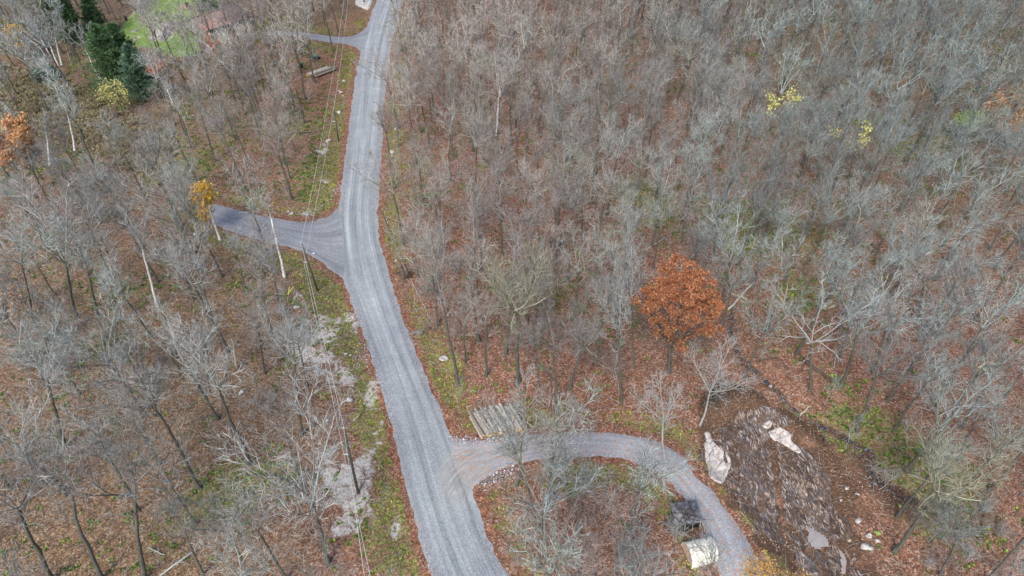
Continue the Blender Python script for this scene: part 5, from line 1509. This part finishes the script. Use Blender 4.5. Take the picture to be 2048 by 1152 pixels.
log_pile('log_pile', (962, 878), (1058, 864), -.28, 15, 3, .23, 4.0, 'long stack of cut grey logs beside the mouth of the curved driveway')
fallen(1035, 822, 1066, 862, .11, M['deadwood'], 'pale pole leaning on the right end of the long log stack', lift=.6)
log_pile('log_pile', (612, 154), (634, 156), .9, 5, 2, .26, 4.5, 'small stack of long grey logs under trees in the red litter at the top')

# ------------------------------------------------------------------ power line
def pole(bu, bv, tu, tv, label, brk=True):
    b = ground(bu, bv); d = ray(tu, tv); t = b[1] / d[1]
    top = np.array([d[0] * t, b[1], CAMH + d[2] * t]); 
    o = thing('power_pole', label, 'power pole', b)
    T_ = top - b
    g = Geo(); g.tubes(np.array([[0, 0, -.5], T_ * .5, T_]), [.17, .145, .12], 10, tip=False, cap=True)
    add('post', g.mesh('post', True), M['pole'], o)
    g = Geo(); g.tubes(np.array([T_, T_ + [0, 0, .12], T_ + [0, 0, .3]]), [.05, .09, .05], 8, tip=False, cap=True)
    add('insulator', g.mesh('insulator'), M['ceramic'], o)
    n2 = T_ * .62
    g = Geo(); g.box(n2 + [-.32, 0, 0], (.66, .1, .1)); add('bracket', g.mesh('bracket'), M['ceramic'], o)
    return b, b + T_ + np.array([0, 0, .3]), b + n2 + np.array([-.62, 0, .05])
p1 = pole(636, 582, 603, 487, 'dark wooden power pole at the mouth of the side road')
p2 = pole(677, 282, 668, 218, 'dark wooden power pole on the upper left verge of the road, farthest of three')
p3 = pole(716, 985, 688, 857, 'dark wooden power pole on the lichen rock near the bottom, nearest of three')
def at_h(u, v, y=None, h=10.0):
    d = ray(u, v); t = (h - CAMH) / d[2]
    return np.array([d[0] * t, d[1] * t, h])
far_a, far_b = at_h(689, -10, h=11), at_h(697, -10, h=9)
near_a, near_b = at_h(735, 1200, h=11), at_h(751, 1200, h=9)
def cable(name, pts, label):
    g = Geo()
    for a, b in zip(pts[:-1], pts[1:]):
        k = np.linspace(0, 1, 14)[:, None]
        P = a + (b - a) * k; P[:, 2] -= (4 * k * (1 - k))[:, 0] * .012 * np.linalg.norm(b - a)
        g.tubes(P, np.full(14, .026), 4, tip=False)
    add(name, g.mesh(name), M['wire'], label=label, category='power line')
m2 = at_h(656, 200, h=p2[1][2] + 1.2); m2b = at_h(668, 200, h=p2[1][2] - .2)
cable('power_cable', [far_a, m2, p1[1], p3[1], near_a], 'upper thin overhead wire running over the pole tops along the road')
cable('power_cable', [far_b, p2[1], p1[2] , p3[2], near_b], 'lower thin overhead wire hung beneath the pole tops along the road')

# ------------------------------------------------------------------ canvas shelter, blind, small items
p = ground(1383, 1138)
o = thing('canvas_shelter', 'beige round-topped canvas shelter beside the curved driveway at the bottom', 'shelter', p, math.radians(14))
Lc, Rc = 3.0, 1.35
th = np.linspace(0, math.pi, 15)
sec = np.c_[Rc * np.cos(th), 1.95 * np.sin(th) ** .8]
xs_ = np.linspace(0, Lc, 9)
V = np.array([[x, Rc + s[0], s[1] * (1 + .015 * math.cos(x * 6.28))] for x in xs_ for s in sec])
Qq = [[i * 15 + j, (i + 1) * 15 + j, (i + 1) * 15 + j + 1, i * 15 + j + 1] for i in range(8) for j in range(14)]
add('cover', make_mesh('cover', V, None, Qq, True), M['canvas'], o)
for x, nm in ((.04, 'end_panel'), (Lc - .04, 'end_panel')):
    Vp = np.array([[x, Rc, .02]] + [[x, Rc + s[0] * .99, s[1] * .99] for s in sec])
    add(nm, make_mesh(nm, Vp, [[0, k, k + 1] for k in range(1, 15)]), M['canvas_end'], o)
g = Geo(); g.tubes(np.array([[-.02, Rc + s[0] * 1.01, s[1] * 1.01] for s in sec]), np.full(15, .035), 5, tip=False)
add('rim', g.mesh('rim'), M['canvas'], o)

p = ground(1350, 1062)
o = thing('ground_blind', 'low dark hut with slate coloured sloping roof under branches inside the driveway', 'hut', p, math.radians(8))
g = Geo(); g.box((1.5, 1.1, .55), (2.7, 2.0, 1.1)); add('wall', g.mesh('wall'), M['black'], o)
g = Geo(); g.box((1.5, 1.25, 1.35), (3.1, 2.5, .09), tilt=(.22, 'X')); add('roof', g.mesh('roof'), M['tarp'], o)
for k in range(4):
    g = Geo(); g.tubes(np.array([[.1 + k * .9, -.25, -.1], [.2 + k * .85, .15, 1.5]]), [.05, .04], 5, tip=False); add('post', g.mesh('post'), M['palebark'], o)

p = ground(577, 590)
o = thing('marker_rods', 'bright yellow pair of guy wire marker rods in a narrow V left of the pole', 'marker')
o.location = tuple(p)
for dx in (.15, .75):
    g = Geo(); g.tubes(np.array([[-.1, 0, 0], [dx, .9, 1.0]]), [.06, .06], 6, tip=False, cap=True); add('rod', g.mesh('rod'), M['yellowp'], o)
p = ground(627, 509); Vv, T = lump(5, .35, 2, .9, .4)
add('plastic_bag', make_mesh('plastic_bag', Vv, T), M['bluep'], None, (p[0], p[1], p[2] + .2), label='small pale blue crumpled bag on the side road gravel', category='bag')

# things among the trees at the top: green wheelbarrow-like cart, barrel
def wheelbarrow(u, v, mat, lab, s=1.0):
    p = ground(u, v); o = thing('wheelbarrow', lab, 'wheelbarrow', p, .8)
    g = Geo(); Vb = np.array([[-.5, -.35, .75], [.6, -.35, .75], [.6, .35, .75], [-.5, .35, .75], [-.25, -.22, .35], [.3, -.22, .35], [.3, .22, .35], [-.25, .22, .35]]) * s
    g.put(Vb, None, [[0, 1, 5, 4], [1, 2, 6, 5], [2, 3, 7, 6], [3, 0, 4, 7], [4, 5, 6, 7]]); add('tray', g.mesh('tray'), mat, o)
    for y in (-.25, .25):
        g = Geo(); g.tubes(np.array([[.8, y * .3, .2], [-.2, y, .35], [-1.1, y * 1.2, .65]]) * s, [.03, .03, .03], 5, tip=False); add('handle', g.mesh('handle'), M['greywood'], o)
        g = Geo(); g.tubes(np.array([[-.3, y, .35], [-.35, y, 0]]) * s, [.03, .03], 5, tip=False); add('leg', g.mesh('leg'), M['black'], o)
    g = Geo(); g.tubes(np.array([[.8, -.06, .2], [.8, .06, .2]]) * s, [.2 * s, .2 * s], 12, tip=False, cap=True); add('wheel', g.mesh('wheel'), M['black'], o)
wheelbarrow(630, 121, M['greenp'], 'dark green wheelbarrow under trees above the small log stack', 1.6)
wheelbarrow(361, 53, M['black'], 'black wheelbarrow on the lawn beside the purple rock', 1.3)
def chair(u, v, mat, lab):
    p = ground(u, v); o = thing('lawn_chair', lab, 'chair', p, random.uniform(0, 6))
    g = Geo(); g.box((0, 0, .42), (.6, .6, .07)); add('seat', g.mesh('seat'), mat, o)
    g = Geo(); g.box((0, .32, .85), (.6, .07, .85), tilt=(-.2, 'X')); add('backrest', g.mesh('backrest'), mat, o)
    for x in (-.26, .26):
        for y in (-.26, .26):
            g = Geo(); g.box((x, y, .2), (.06, .06, .42)); add('leg', g.mesh('leg'), mat, o)
chair(335, 39, M['greenp'], 'mint green lawn chair beside the purple rock')
chair(351, 38, M['boulder'], 'grey lawn chair beside the purple rock')
def barrel(u, v, mat, lab):
    p = ground(u, v); o = thing('barrel', lab, 'barrel', p)
    g = Geo(); g.tubes(np.array([[0, 0, 0], [0, 0, .25], [0, 0, .8], [0, 0, 1.1]]), [.33, .37, .37, .33], 14, tip=False, cap=True); add('body', g.mesh('body', True), mat, o)
    g = Geo(); g.tubes(np.array([[0, 0, 1.1], [0, 0, 1.15]]), [.36, .34], 14, tip=False, cap=True); add('lid', g.mesh('lid'), mat, o)
barrel(253, 41, M['black'], 'black barrel at the left border of the lawn')
barrel(604, 136, M['black'], 'small dark drum left of the small log stack')
p = ground(290, 25); o = thing('picnic_table', 'grey wooden picnic table at the upper left of the lawn', 'table', p, .3)
for k in range(5):
    g = Geo(); g.box((0, (k - 2) * .2, .78), (2.3, .17, .05)); add('plank', g.mesh('plank'), M['greywood'], o)
for s in (-1, 1):
    g = Geo(); g.box((0, s * .8, .45), (2.3, .28, .05)); add('bench', g.mesh('bench'), M['greywood'], o)
    for x in (-.8, .8):
        g = Geo(); g.box((x, s * .45, .38), (.08, .1, .85), tilt=(s * .5, 'X')); add('leg', g.mesh('leg'), M['greywood'], o)
p = ground(326, 28); o = thing('fire_pit', 'round dark fire pit of stones in the lawn', 'fire pit', p)
for k in range(12):
    Vv, T = lump(300 + k, .32, 1); an = k * 6.283 / 12
    add('stone', make_mesh('stone', Vv + [math.cos(an) * 1.05, math.sin(an) * 1.05, .12], T), M['darkrock'], o)
g = Geo(); g.tubes(np.array([[0, 0, .02], [0, 0, .12]]), [.95, .7], 14, tip=False, cap=True); add('ash_bed', g.mesh('ash_bed'), M['black'], o)
for k in range(5):
    g = Geo(); a = k * 1.3; g.tubes(np.array([[math.cos(a) * .6, math.sin(a) * .6, .1], [-math.cos(a) * .5, -math.sin(a) * .5, .45]]), [.07, .06], 5, tip=False); add('charred_log', g.mesh('charred_log'), M['darkwood'], o)

# house with brown roof behind the trees, cabin edge with deck at the top
def house(p, rz, L, Wd, wall, rise, roofm, wallm, label, over=.5):
    o = thing('house', label, 'house', p, rz)
    g = Geo(); g.box((0, 0, wall / 2 - .2), (L, Wd, wall + .4))
    g.put([[-L / 2, -Wd / 2, wall], [-L / 2, Wd / 2, wall], [-L / 2, 0, wall + rise], [L / 2, -Wd / 2, wall], [L / 2, Wd / 2, wall], [L / 2, 0, wall + rise]], [[0, 2, 1], [3, 4, 5]])
    add('wall', g.mesh('wall'), wallm, o)
    sl = math.hypot(Wd / 2, rise); an = math.atan2(rise, Wd / 2)
    nrow = int(sl / .3)
    roof = thing('roof', 'x', 'x'); roof.parent = o
    for k in ('label', 'category'): del roof[k]
    # courses of shingles, each a little proud of the one above
    for s in (-1, 1):
        g = Geo()
        for k in range(nrow + 2):
            q = (k - .5) * .3
            y = s * (Wd / 2 + over - q * math.cos(an)) ; z = wall - over * math.tan(an) + q * math.sin(an) + .12
            if abs(y) < .05 or s * y < 0: continue
            g.box((0, y, z), (L + 2 * over, .36, .05), tilt=(-s * (an - .07), 'X'))
        me = g.mesh('roof_slope'); a = add('roof_slope', me, roofm, roof); a['kind'] = 'stuff'
    g = Geo(); g.box((0, 0, wall + rise + .2), (L + 2 * over, .3, .08)); add('ridge_cap', g.mesh('ridge_cap'), roofm, roof)
    for x in (-L * .3, 0, L * .3):
        for s in (-1,):
            f = Geo(); f.box((x, s * (Wd / 2 + .03), 1.5), (1.3, .08, 1.2)); w = add('window', f.mesh('window'), M['ceramic'], o)
            f = Geo(); f.box((x, s * (Wd / 2 + .08), 1.5), (1.1, .04, 1.0)); add('pane', f.mesh('pane'), M['glass'], w)
    f = Geo(); f.box((L * .15, -(Wd / 2 + .04), 1.0), (.95, .07, 2.05)); dd = add('door', f.mesh('door'), M['deckwood'], o)
    f = Geo(); f.box((L * .15 + .35, -(Wd / 2 + .1), 1.0), (.06, .06, .14)); add('handle', f.mesh('handle'), M['ceramic'], dd)
    f = Geo(); f.box((L * .2, .8, wall + rise), (.7, .7, 1.5)); add('chimney', f.mesh('chimney'), M['boulder'], roof)
    return o
a = flat(395, 70); b = flat(480, 42)
rz = math.atan2(b[1] - a[1], b[0] - a[0]); c = (a + b) / 2
house((c[0], c[1], gz(*c)), rz, 13.5, 8.5, 2.6, 2.0, M['shingle'], M['siding'], 'house with a long brown shingle roof half hidden by trees beside the lawn')
c = flat(368, -22)
house((c[0], c[1], gz(*c)), 0.0, 7.5, 5, 2.4, 1.2, M['greyroof'], M['deckwood'], 'small brown cabin with blue-grey roof at the top edge above the deck')
p = ground(378, 16); o = thing('wooden_deck', 'small brown wooden deck in front of the cabin at the top edge', 'deck', p)
for k in range(14):
    g = Geo(); g.box((0, (k - 7) * .24, .4), (5.5, .2, .06)); add('deck_board', g.mesh('deck_board'), M['deckwood'], o)
for x in (-2.5, 2.5):
    for y in (-1.6, 1.4):
        g = Geo(); g.box((x, y, .15), (.15, .15, .5)); add('post', g.mesh('post'), M['deckwood'], o)
p = ground(377, 17); o = thing('barbecue_grill', 'black covered grill standing on the small brown deck', 'grill', (p[0], p[1], p[2] + .43))
g = Geo(); g.box((0, 0, .45), (.9, .6, .9)); add('cart', g.mesh('cart'), M['black'], o)
g = Geo(); g.tubes(np.array([[-.5, 0, .95], [.5, 0, .95]]), [.33, .33], 10, tip=False, cap=True); add('lid', g.mesh('lid', True), M['black'], o)
tri = sum(len(m.polygons) for m in bpy.data.meshes)
print('polys', tri, 'objects', len(bpy.data.objects))
